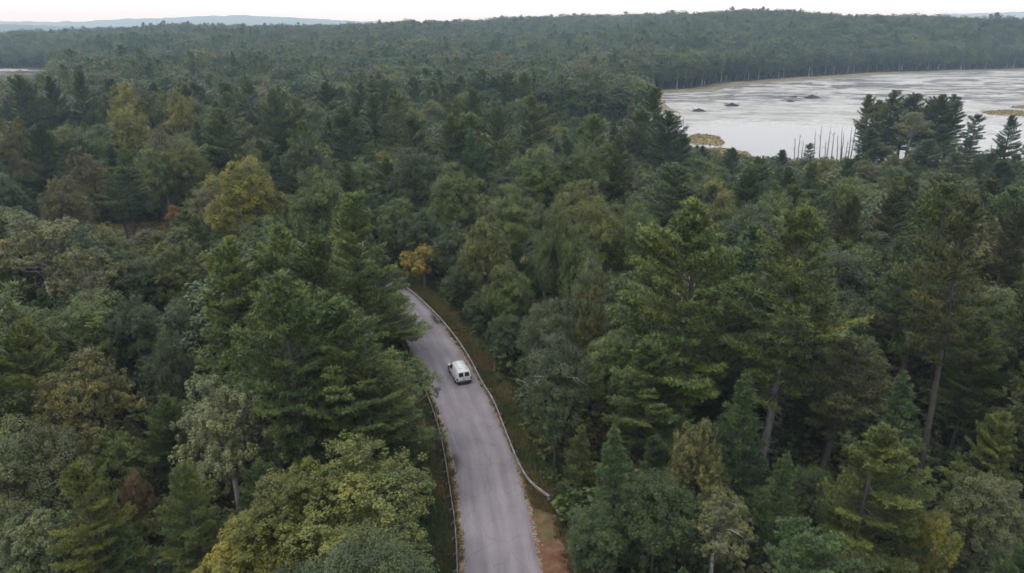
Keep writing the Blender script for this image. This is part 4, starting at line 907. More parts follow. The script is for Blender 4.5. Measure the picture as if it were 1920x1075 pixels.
('tallpine',-130.9,173.1,19.2,4.0,'pine_d',1,'dark green bare-stemmed pine left of the brown-orange tree at the left edge, upper left'),
('maple',-11.5,295.9,21.4,5.9,'oak_d',2,'dark green leafy tree above and left of the broad flat-layered pine'),
('pine',-43.0,133.0,12.8,2.9,'pine_l',1,'light green pine just left of the olive broadleaf tree right of the golden-green oak'),
('maple',-99.0,238.3,21.4,6.3,'olive',1,'olive leafy tree right of the rightmost of three distant yellow trees'),
('maple',120.2,207.3,7.9,2.3,'oak_d',5,'small dark green leafy tree just above and right of the olive round tree'),
('tallpine',2.9,236.8,21.5,5.7,'pine_d',2,'dark green bare-stemmed pine just above and left of the broad flat-layered pine'),
('maple',-84.0,280.0,20.1,5.7,'olive',1,'olive leafy tree above and left of the dark green pine'),
('oak',40.6,83.7,19.6,5.2,'gray_d',4,'grey-green tree well below and left of the dark tall pine'),
('pine',90.2,153.3,16.3,3.5,'pine_m',5,'mid green pine just below and right of the olive round tree'),
('hemlock',-124.1,255.8,23.8,6.2,'pine_m',1,'tall mid green conifer just left of the rightmost of three distant yellow trees'),
('oak',-75.5,276.1,20.4,5.7,'olive',1,'olive tree above and left of the dark green pine'),
('tallpine',-23.9,255.4,20.5,4.7,'pine_d',2,'dark green bare-stemmed pine right of the yellowish green pine'),
('pine',59.5,174.6,14.4,3.1,'pine_m',5,'mid green pine below and left of the small bushy pine'),
('tallpine',-1.7,176.0,19.5,4.1,'pine_m',2,'mid green bare-stemmed pine just right of the blue-green cone shaped pine'),
('oak',65.9,221.4,7.6,2.0,'yolive',5,'small yellow-olive tree left of the small bushy pine'),
('pine',-90.1,141.6,10.6,2.7,'pine_m',1,'small mid green pine just below and right of the dull brown-green tree'),
('oak',-81.8,111.8,14.6,4.7,'olive',1,'olive tree just above the tan leaved birch'),
('pine',-118.7,179.8,19.4,4.7,'pine_m',1,'mid green pine just right of the dark layered pine'),
('maple',20.7,136.5,13.4,3.4,'olive',5,'olive leafy tree right of the yellow-green oak in the middle of the picture'),
('pine',-147.5,293.2,25.0,5.7,'pine_d',1,'tall dark green pine just above the middle of three distant yellow trees'),
('oak',13.1,205.7,17.6,5.4,'yolive',2,'yellow-olive tree just below and right of the broad flat-layered pine'),
('tallpine',118.6,197.3,9.1,1.5,'pine_m',5,'small mid green bare-stemmed pine just right of the olive round tree'),
('hemlock',59.5,164.8,17.3,3.6,'pine_d',5,'dark green conifer just below and left of the small bushy pine'),
('oak',-34.6,252.8,20.0,5.9,'olive',2,'farther olive tree just right of the yellowish green pine'),
('pine',155.0,214.5,8.7,1.4,'pine_m',5,'mid green pine right of the dark pine at the right edge below the lake'),
('pine',48.0,197.8,18.8,4.5,'pine_d',5,'nearer dark green pine just below and right of the lower lakeside pine'),
('maple',-76.3,107.0,15.2,4.5,'olive',1,'olive leafy tree just above the tan leaved birch'),
('tallpine',21.5,230.1,19.6,4.8,'pine_m',2,'mid green bare-stemmed pine right of the broad flat-layered pine'),
('hemlock',-77.4,171.2,13.1,2.7,'pine_d',1,'dark green conifer below and right of the yellow-green maple left above the golden-green oak'),
('pine',7.5,83.0,10.9,2.4,'pine_d',3,'small dark green pine just left of the yellow patch of a maple'),
('pine',-114.1,146.7,23.2,5.6,'pine_m',1,'mid green pine below and left of the brown-orange tree at the left edge, upper left'),
('hemlock',88.2,132.4,18.6,4.9,'pine_m',4,'mid green conifer left of the dark pine at the right edge below the lake'),
('oak',-87.3,179.5,17.7,4.7,'oak_d',1,'dark green tree just right of the pale tan birch'),
('pine',150.3,206.3,10.4,1.9,'pine_d',5,'dark green pine right of the dark pine at the right edge below the lake'),
('pine',-48.6,215.9,22.9,5.1,'pine_d',2,'nearer tall dark green pine just above the dark green pine'),
('oak',97.0,158.1,15.0,4.3,'olive',5,'olive tree below and right of the olive round tree'),
('hemlock',-57.1,174.4,15.0,3.1,'pine_m',1,'mid green conifer just below and left of the dark round broadleaf'),
('oak',-75.0,265.0,18.3,5.0,'oak_d',1,'dark green tree above and left of the dark green pine'),
('maple',-69.0,187.5,17.2,5.4,'brown',1,'brownish leafy tree just below and right of the broad green pine'),
('pine',26.7,311.5,11.7,3.1,'pine_d',2,'dark green pine right of the broad flat-layered pine'),
('maple',133.4,232.7,6.3,2.0,'yellow_o',5,'small golden leafy tree just below and left of the dark wide pine'),
('oak',-58.6,161.1,18.4,5.3,'gray_d',1,'grey-green tree just above the small olive-yellow tree'),
('maple',-53.2,223.9,21.5,5.6,'yolive',2,'yellow-olive leafy tree just above the dark green pine'),
('oak',15.3,88.1,12.8,3.7,'oak_d',3,'dark green tree just right of the grey-green oak right of the road with paler top'),
('maple',-60.9,110.5,12.0,3.5,'oak_d',1,'dark green leafy tree above and left of the yellow-olive maple in front of the meadow'),
('oak',128.9,174.2,9.3,2.8,'olive',5,'olive tree below and right of the dark pine at the right edge below the lake'),
('maple',28.9,158.9,16.3,4.8,'yolive',5,'yellow-olive leafy tree above and right of the yellow-green oak in the middle of the picture'),
('oak',-41.1,196.2,15.0,3.8,'olive',2,'olive tree just below and right of the dark green pine'),
('tallpine',-133.4,205.9,17.3,4.6,'pine_m',1,'mid green bare-stemmed pine just above and right of the dark layered pine'),
('oak',-108.3,140.5,17.4,5.3,'olive',1,'olive tree below and left of the dark layered pine'),
]
for k, x, y, h, R, c, p, lab in CROWD:
    tree(k, x, y, h, R, c, lab, 'trees '+PLACE[p].replace('crowded ', ''))
# ------------------------------------------------------------------ the forest beyond, the undergrowth and the grass: masses nobody could count
def proto_object(name, wood, crown, bark):
    mb = MB()
    for src, mi in ((wood, 0), (crown, 1)):
        base = mb.n
        for V in src.v: mb.v.append(V); mb.n += len(V)
        for T, a in zip(src.f3, src.a3): mb.f3.append(T+base); mb.a3.append(a); mb.m3.append(np.full(len(T), mi))
        for Q, a in zip(src.f4, src.a4): mb.f4.append(Q+base); mb.a4.append(a); mb.m4.append(np.full(len(Q), mi))
    return bpy.data.objects.new(name, mb.mesh(name, [M[bark], M['leaf_inst']]))
def scatter(name, protos, P, S_, rot, idx, tint, label=None, cat=None, kind='stuff'):
    "one object whose geometry nodes stand a prototype on every vertex"
    pc = bpy.data.collections.new(name+'_shapes')
    for i, o in enumerate(protos): o.name = 'shape_%s_%02d' % (name, i); pc.objects.link(o)
    me = bpy.data.meshes.new(name); n = len(P); me.vertices.add(n); me.vertices.foreach_set('co', np.asarray(P, np.float32).ravel())
    def attr(nm, ty, key, val): me.attributes.new(nm, ty, 'POINT').data.foreach_set(key, np.ascontiguousarray(val).ravel())
    attr('size', 'FLOAT_VECTOR', 'vector', np.asarray(S_, np.float32)); attr('turn', 'FLOAT', 'value', np.asarray(rot, np.float32))
    attr('pick', 'INT', 'value', np.asarray(idx, np.int32)); attr('tint', 'FLOAT_COLOR', 'color', np.concatenate([np.asarray(tint), np.ones((n, 1))], 1).astype(np.float32))
    o = bpy.data.objects.new(name, me); link(o)
    ng = bpy.data.node_groups.new(name+'_nodes', 'GeometryNodeTree'); ng.is_modifier = True
    ng.interface.new_socket('Geometry', in_out='INPUT', socket_type='NodeSocketGeometry'); ng.interface.new_socket('Geometry', in_out='OUTPUT', socket_type='NodeSocketGeometry')
    N, L = ng.nodes, ng.links
    gi, go = N.new('NodeGroupInput'), N.new('NodeGroupOutput')
    ci = N.new('GeometryNodeCollectionInfo'); ci.inputs['Collection'].default_value = pc; ci.inputs['Separate Children'].default_value = True; ci.inputs['Reset Children'].default_value = True
    ip = N.new('GeometryNodeInstanceOnPoints'); ip.inputs['Pick Instance'].default_value = True
    def na(nm, ty): a = N.new('GeometryNodeInputNamedAttribute'); a.data_type = ty; a.inputs['Name'].default_value = nm; return a.outputs['Attribute']
    cx = N.new('ShaderNodeCombineXYZ'); L.new(na('turn', 'FLOAT'), cx.inputs[2])
    L.new(gi.outputs[0], ip.inputs['Points']); L.new(ci.outputs[0], ip.inputs['Instance']); L.new(na('pick', 'INT'), ip.inputs['Instance Index'])
    L.new(cx.outputs[0], ip.inputs['Rotation']); L.new(na('size', 'FLOAT_VECTOR'), ip.inputs['Scale']); L.new(ip.outputs[0], go.inputs[0])
    md = o.modifiers.new('scatter', 'NODES'); md.node_group = ng
    return tag(o, label, cat, None, kind)
frng = np.random.default_rng(77)
far_pines = [(*pine_mesh(23, 5.0, b, s, st, q=.4), 'bark') for b, s, st in ((.25, 201, 'round'), (.3, 202, 'pine'), (.3, 203, 'round'), (.2, 204, 'round'), (.15, 205, 'hemlock'))]
far_broad = [(*broad_mesh(20, 5.2, b, s, st, q=.4), bk) for b, s, st, bk in ((.18, 211, 'oak', 'bark'), (.22, 212, 'oak', 'bark'), (.2, 213, 'maple', 'bark'), (.24, 214, 'maple', 'bark'))]
fprotos = [proto_object('far', *p) for p in far_pines+far_broad]
def ring(d0, d1, half, sp):
    n = int(math.radians(half*2)/2*(d1*d1-d0*d0)/(sp*sp)*1.0)
    # jittered grid in the wedge
    xs = np.arange(-d1, d1, sp); ys = np.arange(0, d1, sp); X, Y = np.meshgrid(xs, ys)
    X = X+frng.uniform(-.42, .42, X.shape)*sp+(np.arange(len(ys)) % 2)[:, None]*sp*.5; Y = Y+frng.uniform(-.42, .42, Y.shape)*sp
    d = np.hypot(X, Y); a = np.abs(np.degrees(np.arctan2(X, Y)))
    k = (d >= d0) & (d < d1) & (a < half); return np.stack([X[k], Y[k]], 1)
HID = np.array([
(0,62.4,115.5,20.1),
(0,90.3,126.0,18.5),
(0,-165.7,262.6,21.2),
(0,-63.3,147.7,14.9),
(1,108.8,146.2,14.7),
(1,60.9,229.9,9.7),
(1,-24.0,186.5,22.7),
(0,-129.7,224.8,17.0),
(1,-52.9,156.8,18.0),
(0,-45.2,49.6,14.0),
(1,-108.1,149.2,12.8),
(0,72.4,171.2,15.0),
(1,17.0,173.6,23.3),
(1,48.1,310.4,8.6),
(0,-96.1,145.3,13.6),
(1,127.1,212.2,6.0),
(1,33.8,133.9,18.7),
(1,164.0,226.1,10.1),
(0,-81.4,270.1,20.0),
(1,-69.7,145.5,8.9),
(0,-140.0,198.9,18.9),
(1,-36.2,295.9,20.5),
(0,52.6,149.2,17.9),
(1,-92.6,310.1,18.7),
(0,-95.1,280.0,20.8),
(1,30.5,284.8,13.1),
(1,116.4,214.3,8.8),
(0,80.0,217.7,8.2),
(1,38.7,307.0,10.4),
(1,-8.5,312.3,20.4),
(1,30.8,85.3,22.2),
(1,-44.8,173.9,14.6),
(0,-170.6,247.3,13.4),
(1,-150.2,213.0,18.7),
(1,31.1,301.8,10.9),
(1,-62.1,168.4,17.7),
(1,-119.4,162.9,12.0),
(1,88.4,165.7,11.8),
(0,-29.5,96.0,14.9),
(0,12.0,199.3,17.6),
(1,136.2,225.4,6.4),
(0,-94.3,207.3,17.2),
(1,58.4,307.2,9.3),
(1,-91.2,294.8,19.0),
(0,-202.3,220.4,18.7),
(0,-51.0,167.5,14.3),
(0,1.7,245.9,19.8),
(0,59.8,322.7,9.8),
(0,-152.3,182.0,21.4),
(0,45.7,232.7,9.9),
(1,-97.7,108.6,18.3),
(0,-105.9,291.1,18.2),
(1,59.2,278.2,9.0),
(0,-126.7,162.7,21.7),
(0,93.3,181.4,7.7),
(1,167.1,191.1,10.8),
(1,41.4,260.6,11.5),
(1,99.6,117.8,25.2),
(1,46.4,175.8,8.4),
(1,143.1,227.6,6.5),
(1,-141.6,284.7,21.1),
(0,21.2,202.1,18.3),
(0,-21.7,161.2,13.6),
(0,-197.5,237.7,22.4),
(0,-11.8,244.4,17.2),
(1,-132.1,152.9,25.9),
(0,-76.1,89.5,16.8),
(1,172.9,204.7,10.5),
(0,36.9,270.6,7.0),
(0,-51.3,232.7,19.4),
(0,-159.5,276.1,22.5),
(0,-193.8,211.1,22.9),
(1,55.6,110.5,18.5),
(1,-174.5,195.4,26.7),
(1,100.8,214.3,6.9),
(1,-90.2,172.8,15.0),
(1,155.9,195.8,10.1),
(0,-41.1,168.0,14.0),
(1,138.5,171.8,22.5),
(0,156.8,178.3,11.5),
(0,9.9,312.4,11.0),
(0,-34.0,307.5,21.2),
(0,9.4,321.7,11.0),
(1,-108.2,276.0,19.0),
(1,-51.9,202.4,18.5),
(1,35.5,226.2,11.4),
(1,28.8,140.0,19.3),
(0,38.2,106.3,15.6),
(1,-60.1,154.4,14.8),
(0,-112.5,222.0,14.1),
(0,-162.0,195.5,16.2),
(0,-130.7,238.5,17.6),
(1,-121.7,139.1,19.8),
(1,148.3,192.0,10.8),
(0,-44.8,181.5,11.6),
(1,-143.6,218.6,15.7),
(0,80.2,167.5,15.2),
(1,29.1,262.5,13.0),
(1,34.6,150.2,17.8),
(0,-30.1,164.3,16.8),
(0,-140.5,229.3,15.4),
(0,-46.5,238.4,22.4),
(0,-56.5,216.5,18.0),
(0,21.5,180.3,19.5),
(0,-64.2,103.9,14.4),
(1,-86.3,288.7,18.0),
(1,-51.8,273.6,22.1),
(1,-160.2,231.6,14.0),
(1,-144.9,189.0,19.4),
(1,84.1,190.4,11.1),
(0,72.0,208.6,7.8),
(1,20.2,279.8,8.8),
(1,121.4,166.6,9.2),
(1,86.7,94.9,24.9),
(0,-188.6,268.3,16.9),
(1,24.8,219.7,20.2),
(1,34.7,81.3,20.5),
(0,-51.1,178.1,19.3),
(1,-203.2,259.0,17.7),
(1,-77.2,193.0,20.0),
(0,75.1,119.6,19.6),
(1,-127.8,298.8,18.9),
(0,-99.9,213.1,14.6),
(0,51.0,125.9,16.5),
(1,-80.9,309.0,20.6),
(0,-117.4,206.1,16.1),
(0,-34.9,272.6,19.3),
(1,22.5,288.7,8.9),
(1,-171.1,223.9,23.5),
(1,-214.8,241.3,25.4),
(1,-10.0,211.5,17.4),
(1,33.4,92.5,17.5),
(0,23.2,245.9,7.5),
(0,-136.5,277.7,22.0),
(1,-97.7,200.5,15.6),
(0,73.2,190.7,8.2),
(0,-14.4,286.7,15.6),
(0,1.1,192.7,13.2),
(1,23.3,268.3,10.8),
(1,-34.2,328.1,22.5),
(1,126.8,194.8,6.7),
(0,25.2,88.3,14.8),
(0,-166.7,216.2,17.5),
(0,-48.6,259.2,20.4),
(1,-81.1,213.5,18.1),
(1,9.7,262.3,20.7),
(0,-139.5,292.1,15.5),
(1,-33.5,288.2,22.3),
(0,52.2,284.6,11.2),
(0,71.3,180.8,10.6),
(0,-23.2,263.3,15.4),
(1,-8.5,134.4,14.5),
(0,19.1,74.0,15.4),
(1,-194.3,229.8,22.8),
(1,161.8,200.5,11.8),
(0,-185.8,210.8,14.0),
(0,106.4,181.3,9.6),
(1,105.4,136.0,20.1),
(1,22.8,302.9,13.8),
(0,-72.7,251.8,16.8),
(1,-20.8,305.8,23.0),
(0,-87.9,273.7,17.7),
(1,-13.9,177.5,18.5),
(1,-27.1,90.0,14.6),
(0,-83.6,235.7,14.1),
(0,-154.4,202.8,20.4),
(1,-161.4,176.1,25.6),
(1,-22.8,324.0,21.8),
(0,-21.1,129.1,12.8),
(0,28.7,230.0,8.2),
(1,-25.0,170.7,11.0),
(1,-120.8,148.1,18.4),
(1,-109.3,203.3,15.5),
(1,10.3,285.0,9.8),
(0,-71.3,319.2,20.1),
(1,1.6,135.7,11.2),
(0,78.8,195.9,7.2),
(1,77.7,101.3,18.3),
(0,71.5,216.6,7.3),
(0,-170.9,277.0,22.3),
(1,115.3,126.6,24.0),
(1,125.4,158.7,21.9),
(1,129.4,166.5,25.7),
(1,-9.6,221.3,18.4),
(0,-135.5,161.1,20.4),
(0,-53.9,138.9,15.7),
(0,57.5,183.3,10.0),
(0,-157.5,187.9,20.8),
(1,-205.7,242.2,20.2),
(0,-14.6,149.9,15.2),
(0,148.1,217.9,7.5),
(0,-171.3,239.6,14.8),
(0,18.8,105.0,17.4),
(1,-207.2,232.6,25.2),
(1,143.8,185.6,10.3),
(0,1.3,218.4,17.2),
(1,-69.4,110.0,11.2),
(0,-80.8,255.3,20.5),
(0,-148.1,277.2,18.2),
(1,147.9,179.0,12.5),
(1,-88.0,266.1,20.0),
(1,-34.0,222.6,19.7),
(0,94.1,135.4,15.6),
(1,26.5,100.0,18.9),
(1,-132.2,184.9,18.5),
(1,25.9,185.3,19.4),
(0,41.8,212.5,13.0),
(1,188.6,207.3,13.2),
(0,-24.4,211.8,14.9),
(0,-100.5,300.1,16.1),
(1,173.8,189.4,12.2),
(1,-63.4,241.3,18.7),
(1,73.7,89.1,19.3),
(0,-73.5,233.7,16.4),
(0,148.9,167.8,10.5),
(1,41.3,96.5,21.3),
(0,138.1,215.1,8.9),
(1,-43.5,248.5,22.0),
(0,113.1,135.4,14.8),
(0,-36.5,261.9,18.7),
(0,-4.0,328.2,19.5),
(1,-137.3,192.3,20.7),
(0,-54.4,319.2,21.0),
(1,180.5,213.4,11.1),
(0,41.5,116.7,16.7),
(1,21.4,237.9,18.4),
(0,-38.5,185.7,11.4),
(0,60.7,252.3,10.4),
(1,84.6,109.2,20.1),
(0,-32.9,242.2,15.9),
(1,-26.0,198.6,16.6),
(1,112.7,163.4,11.1),
(1,-179.7,232.2,18.9),
(0,-157.2,218.1,16.0),
(0,12.6,275.0,8.0),
(1,55.9,266.3,12.8),
(0,-47.1,267.8,14.4),
(1,-154.8,175.0,23.5),
(1,-129.4,215.9,19.3),
(0,51.4,303.9,10.6),
(1,-7.7,144.5,11.6),
(1,-41.4,282.0,18.9),
(0,61.9,77.2,17.1),
(0,-17.4,196.2,22.5),
(1,128.4,142.6,22.2),
(0,119.0,151.5,21.4),
(1,50.9,218.8,10.1),
(0,-8.6,271.5,20.4),
(1,-84.2,91.1,21.4),
(1,60.1,66.3,20.8),
(0,61.8,213.6,8.5),
(0,-14.1,279.4,20.8),
(1,-61.1,292.1,22.8),
(0,-71.2,81.4,15.6),
(0,-15.7,170.9,16.0),
(0,-4.9,302.9,14.3),
(0,45.4,166.6,11.3),
(0,83.6,153.1,13.4),
(0,-107.7,117.5,20.6),
(0,47.6,242.5,9.6),
(1,49.4,160.1,15.2),
(0,-41.3,108.6,13.1),
(0,48.3,110.1,16.2),
(0,-114.7,213.9,15.1),
(0,-62.1,260.1,15.9),
(0,-193.7,256.0,22.8),
(0,89.6,199.7,7.9),
(0,-142.1,171.3,22.3),
(1,-194.6,245.5,23.7),
(0,87.5,114.2,14.2),
(0,-122.0,248.9,19.5),
(0,81.6,146.5,14.7),
(0,-145.2,207.2,17.9),
(0,-0.3,229.0,14.2),
(0,-186.1,251.8,17.5),
(0,-78.3,293.6,18.2),
(0,-69.1,305.5,17.9),
(0,-178.9,250.1,16.0),
(0,39.2,155.2,14.0),
(1,114.1,156.7,11.7),
(0,34.0,244.0,8.3),
(0,-57.4,269.0,22.8),
(1,-40.6,88.8,11.8),
(1,101.8,130.1,26.3),
(0,6.2,111.6,12.8),
(1,5.6,118.7,14.9),
(1,-160.2,240.4,12.6),
(0,31.1,212.9,20.8),
(0,-107.4,267.2,18.6),
(1,-138.7,253.2,22.8),
(1,-72.8,242.2,17.8),
(1,76.8,159.5,14.4),
(1,-114.3,299.9,22.2),
(0,30.9,275.2,9.2),
(0,-25.0,99.6,13.4),
(0,-126.8,263.2,17.6),
(1,59.1,288.8,13.1),
(1,30.9,195.4,13.0),
(1,165.9,183.2,13.2),
(0,-59.2,67.2,17.0),
(0,23.6,146.2,10.7),
(1,40.1,173.8,11.7),
(0,-127.5,190.5,18.5),
(0,121.1,220.2,7.7),
(0,-141.5,270.9,14.7),
(0,-64.3,313.1,18.9),
(1,12.9,235.1,17.6),
(0,-60.9,301.0,22.7),
(1,75.7,110.2,18.2),
(1,-58.6,78.4,11.5),
(0,-1.0,106.3,11.4),
(0,-153.6,288.8,17.4),
(1,125.1,227.2,6.7),
(0,-24.8,289.8,15.3),
(0,26.3,121.5,19.9),
(1,-124.1,274.5,18.4),
(1,161.2,210.4,10.5),
(1,-115.6,254.2,17.1),
(0,-153.0,232.9,12.8),
(0,10.1,169.0,18.3),
(0,73.6,134.5,17.0),
(1,36.3,182.4,12.4),
(0,-89.9,252.4,15.6),
(1,-43.7,62.4,11.6),
(1,134.8,159.1,25.2),
(1,6.3,226.0,18.5),
(0,-82.6,101.2,17.6),
(0,-122.5,306.0,21.2),
(1,-19.4,244.0,21.0),
(0,43.8,300.3,7.9),
(1,-107.3,214.2,16.5),
(0,59.5,238.4,9.8),
(0,-146.1,262.5,16.5),
(1,68.7,79.6,19.2),
(0,110.6,176.4,11.1),
(1,48.9,294.1,10.0),
(0,-26.2,298.0,19.2),
(0,4.7,208.4,21.0),
(0,-124.3,184.4,17.3),
(1,-110.8,133.8,24.1),
(1,-61.3,323.5,25.7),
(1,5.5,180.7,14.6),
(0,42.9,182.8,10.0),
(0,62.4,98.1,15.6),
(0,-19.3,226.1,15.2),
(1,182.1,201.3,13.4),
(0,72.1,150.8,17.0),
(0,-53.7,58.6,14.4),
(0,11.5,183.3,16.4),
(1,-173.1,186.7,17.5),
(1,-65.1,73.3,21.0),
(1,1.1,261.9,19.3),
(0,-90.4,114.7,14.3),
(1,-209.6,225.5,17.0),
(0,67.2,166.5,14.1),
(0,-16.9,188.5,14.0),
(1,141.8,163.1,27.0),
(1,-6.2,281.9,21.2),
(1,37.7,196.6,10.5),
(1,116.1,185.6,10.4),
(1,52.3,236.3,10.6),
(1,-216.5,234.0,25.9),
(1,72.0,100.9,21.9),
(1,21.9,257.2,11.7),
(1,12.8,242.6,17.8),
(0,84.9,138.6,17.7),
(0,-178.0,206.6,19.0),
(0,24.2,171.4,15.3),
(0,54.3,314.8,8.5),
(1,95.6,105.5,23.5),
(1,83.5,100.1,22.8),
(1,135.7,145.8,20.5),
(1,94.3,114.2,25.2),
(0,-46.8,299.5,19.8),
(1,109.5,120.0,24.1),
(0,-44.5,140.5,11.2),
(1,-53.6,184.3,18.4),
(0,-209.1,254.7,16.7),
(0,-32.9,315.4,21.8),
(0,-7.0,200.2,19.0),
(0,1.9,275.7,14.7),
(0,90.0,173.1,9.1),
(0,-60.6,187.9,13.6),
(1,-138.2,239.8,19.5),
(0,-10.6,234.5,14.9),
(0,-79.2,177.6,17.9),
(1,21.6,323.1,10.7),
(1,-166.7,205.7,25.6),
(1,52.4,166.0,12.8),
(0,-65.8,228.4,14.7),
(1,-146.9,159.3,22.5),
(0,-122.0,217.5,14.0),
(0,15.2,252.5,15.9),
(0,-70.0,166.9,11.9),
(1,-18.4,235.2,19.8),
(0,73.4,200.8,9.6),
(0,-28.7,73.5,19.8),
(0,-145.6,240.4,13.4),
(1,95.1,168.4,9.6),
(0,-154.4,167.6,19.6),
(1,-222.4,240.7,26.1),
(0,-144.2,178.2,18.5),
(0,21.1,92.4,12.1),
(1,116.6,141.9,25.8),
(0,-135.3,178.7,14.2),
(1,-183.3,241.2,25.7),
(0,77.2,185.5,11.5),
(0,-86.0,107.5,18.4),
(0,-132.2,258.0,22.6),
(0,13.6,135.3,13.3),
(1,108.5,127.1,25.5),
(0,-85.5,316.1,16.0),
(0,57.9,104.5,19.9),
(0,80.1,114.1,16.2),
(0,-129.1,145.7,20.8),
(0,-197.1,264.1,23.0),
(1,-167.9,198.9,23.2),
(0,22.5,116.9,14.6),
(1,-113.1,246.6,22.2),
(1,-16.2,68.3,13.3),
(1,6.8,162.3,16.9),
(0,-215.9,249.4,22.2),
(0,50.3,249.7,8.5),
(1,122.9,136.7,20.8),
(1,48.9,268.6,9.8),
(1,171.4,224.2,10.1),
(1,11.2,301.0,10.9),
(0,83.3,90.2,18.3),
(0,-107.4,306.9,17.4),
(0,-149.7,255.5,14.4),
(0,-182.3,198.2,21.6),
(1,56.2,245.5,11.9),
(1,81.3,131.9,18.0),
(0,-32.6,101.8,12.5),
(1,71.2,231.1,6.6),
(1,159.9,172.4,12.0),
(1,67.3,110.0,21.2),
(1,50.2,141.3,19.0),
(0,-67.9,278.1,15.7),
(1,-160.1,210.3,17.6),
(0,-188.7,203.7,20.3),
(0,-29.1,191.0,15.3),
(1,49.1,209.0,16.2),
(0,35.3,163.2,14.5),
(0,-68.7,220.2,21.4),
(0,-150.8,196.8,20.7),
(1,114.0,222.6,7.5),
(1,25.0,77.2,23.3),
(1,47.8,275.9,8.9),
(1,137.5,152.2,26.7),
(1,-111.2,235.7,18.7),
(0,-164.0,270.0,18.1),
(1,173.2,215.0,10.2),
(0,-67.3,194.9,12.2),
(1,92.8,146.9,17.1),
(1,-2.4,255.6,19.9),
(0,-64.4,284.7,14.0),
(0,-115.1,139.6,21.4),
(1,-43.5,325.2,21.5),
(0,-13.1,305.7,21.3),
(1,-22.9,81.0,13.9),
(1,8.5,189.8,13.7),
(1,2.1,322.4,18.4),
(1,-98.6,181.5,13.9),
(1,121.0,190.6,7.5),
(0,86.8,182.5,12.7),
(1,13.6,291.8,10.8),
(1,36.0,252.6,10.7),
(1,-129.5,246.8,20.9),
(1,-179.3,217.1,21.7),
(1,65.7,186.1,13.3),
(0,-74.2,101.6,15.8),
(1,30.6,74.6,20.0),
(0,-57.8,197.6,16.6),
(0,-33.0,199.6,12.6),
(0,-90.4,101.4,20.0),
(0,-185.6,222.1,19.2),
(0,42.3,289.3,8.1),
(1,-180.8,274.3,21.1),
(1,-195.0,218.2,22.7),
(0,-19.5,218.2,15.3),
(0,55.4,86.0,15.8),
(0,-75.6,285.6,17.3),
(0,-139.2,211.9,14.2),
(0,52.7,258.8,10.1),
(0,30.0,177.2,13.4),
(1,-5.3,116.9,13.6),
(0,68.0,129.6,15.6),
(0,-162.7,183.4,21.6),
(0,37.3,234.7,7.8),
(0,-25.9,153.3,15.5),
(1,51.0,180.7,7.4),
(0,-14.4,251.2,14.6),
(1,121.8,176.1,9.7),
(0,177.6,195.0,8.3),
(0,-130.3,269.9,21.9),
(1,-116.2,272.4,17.8),
(1,-135.7,168.4,20.5),
(0,-101.4,187.9,12.2),
(0,-51.5,132.5,16.3),
(0,-138.7,152.6,19.1),
(1,-76.6,83.2,23.3),
(0,58.4,296.2,9.2),
(0,16.9,82.7,14.6),
(0,170.5,196.9,10.9),
(0,31.0,109.6,16.3),
(0,164.5,218.9,10.4),
(1,-83.5,199.3,19.2),
(1,7.7,328.8,10.3),
(0,-69.5,258.7,14.4),
(0,52.4,227.6,9.8),
(0,-87.2,301.1,15.9),
(0,-68.1,295.1,18.1),
(0,61.5,314.1,7.8),
(1,14.6,110.7,14.1),
(0,-96.8,289.3,16.7),
(0,-89.0,95.7,17.8),
(0,-117.4,292.5,17.3),
(1,-68.5,270.6,17.4),
(1,127.6,187.2,7.9),
(1,153.8,187.6,11.2),
(0,148.7,199.9,7.1),
(0,-31.7,170.9,14.8),
(0,16.0,306.9,8.7),
(0,-91.8,185.5,17.2),
(0,-167.3,190.5,15.4),
(0,-55.5,240.8,15.6),
(0,-119.7,225.8,13.4),
(1,38.2,281.7,11.7),
(0,-103.0,281.7,22.2),
(1,-3.3,206.5,21.2),
(0,63.8,92.1,21.0),
(0,12.1,95.2,10.7),
(1,79.5,96.0,25.8),
(1,85.0,227.6,6.7),
(1,65.4,103.9,18.7),
(0,97.3,187.6,6.2),
(1,19.7,314.0,8.6),
(0,-75.3,113.1,10.4),
(1,33.4,188.9,11.0),
(1,-86.8,220.7,18.7),
(0,59.3,191.7,9.6),
(0,3.7,170.8,14.2),
(0,-136.5,300.2,20.4),
(0,67.6,197.8,9.4),
(0,23.1,193.5,20.2),
(1,130.5,152.5,21.8),
(1,-66.0,95.9,16.0),
(1,-151.1,222.2,16.5),
(0,26.3,106.0,16.3),
(0,64.9,70.3,20.5),
(0,76.2,82.2,20.4),
(1,91.5,98.4,21.5),
(0,26.3,295.7,11.1),
(0,-48.5,307.5,21.8),
(0,-101.7,113.1,17.6),
(0,61.5,261.0,11.5),
(1,-79.1,319.8,20.8),
(1,-102.8,206.3,16.4),
(0,-26.4,220.1,18.9),
(1,-125.1,290.0,22.2),
(0,-147.9,167.2,19.3),
(1,106.9,156.9,13.2),
(0,19.4,187.0,16.4),
(1,-8.2,151.4,10.2),
(1,-202.7,249.4,26.5),
(1,91.3,193.3,10.1),
(1,89.3,105.4,23.9),
(1,11.2,176.8,18.7),
(0,27.0,328.7,9.3),
(1,-28.9,106.1,11.5),
(1,-135.5,146.6,26.0),
(1,-60.5,83.9,10.3),
(1,-49.4,53.4,23.7),
(1,16.0,328.9,12.6),
(0,35.7,313.6,9.3),
(0,43.1,249.4,8.0),
(0,98.5,177.4,6.7),
(1,59.4,150.8,15.8),
(1,145.5,156.1,20.6),
(0,-74.7,182.5,17.2),
(1,9.6,106.3,11.7),
(1,-186.9,233.7,18.9),
(1,103.5,112.7,23.4),
(1,151.5,226.0,6.2),
(0,-128.2,137.4,22.9),
(0,-76.0,301.1,15.0),
(0,65.9,173.0,13.0),
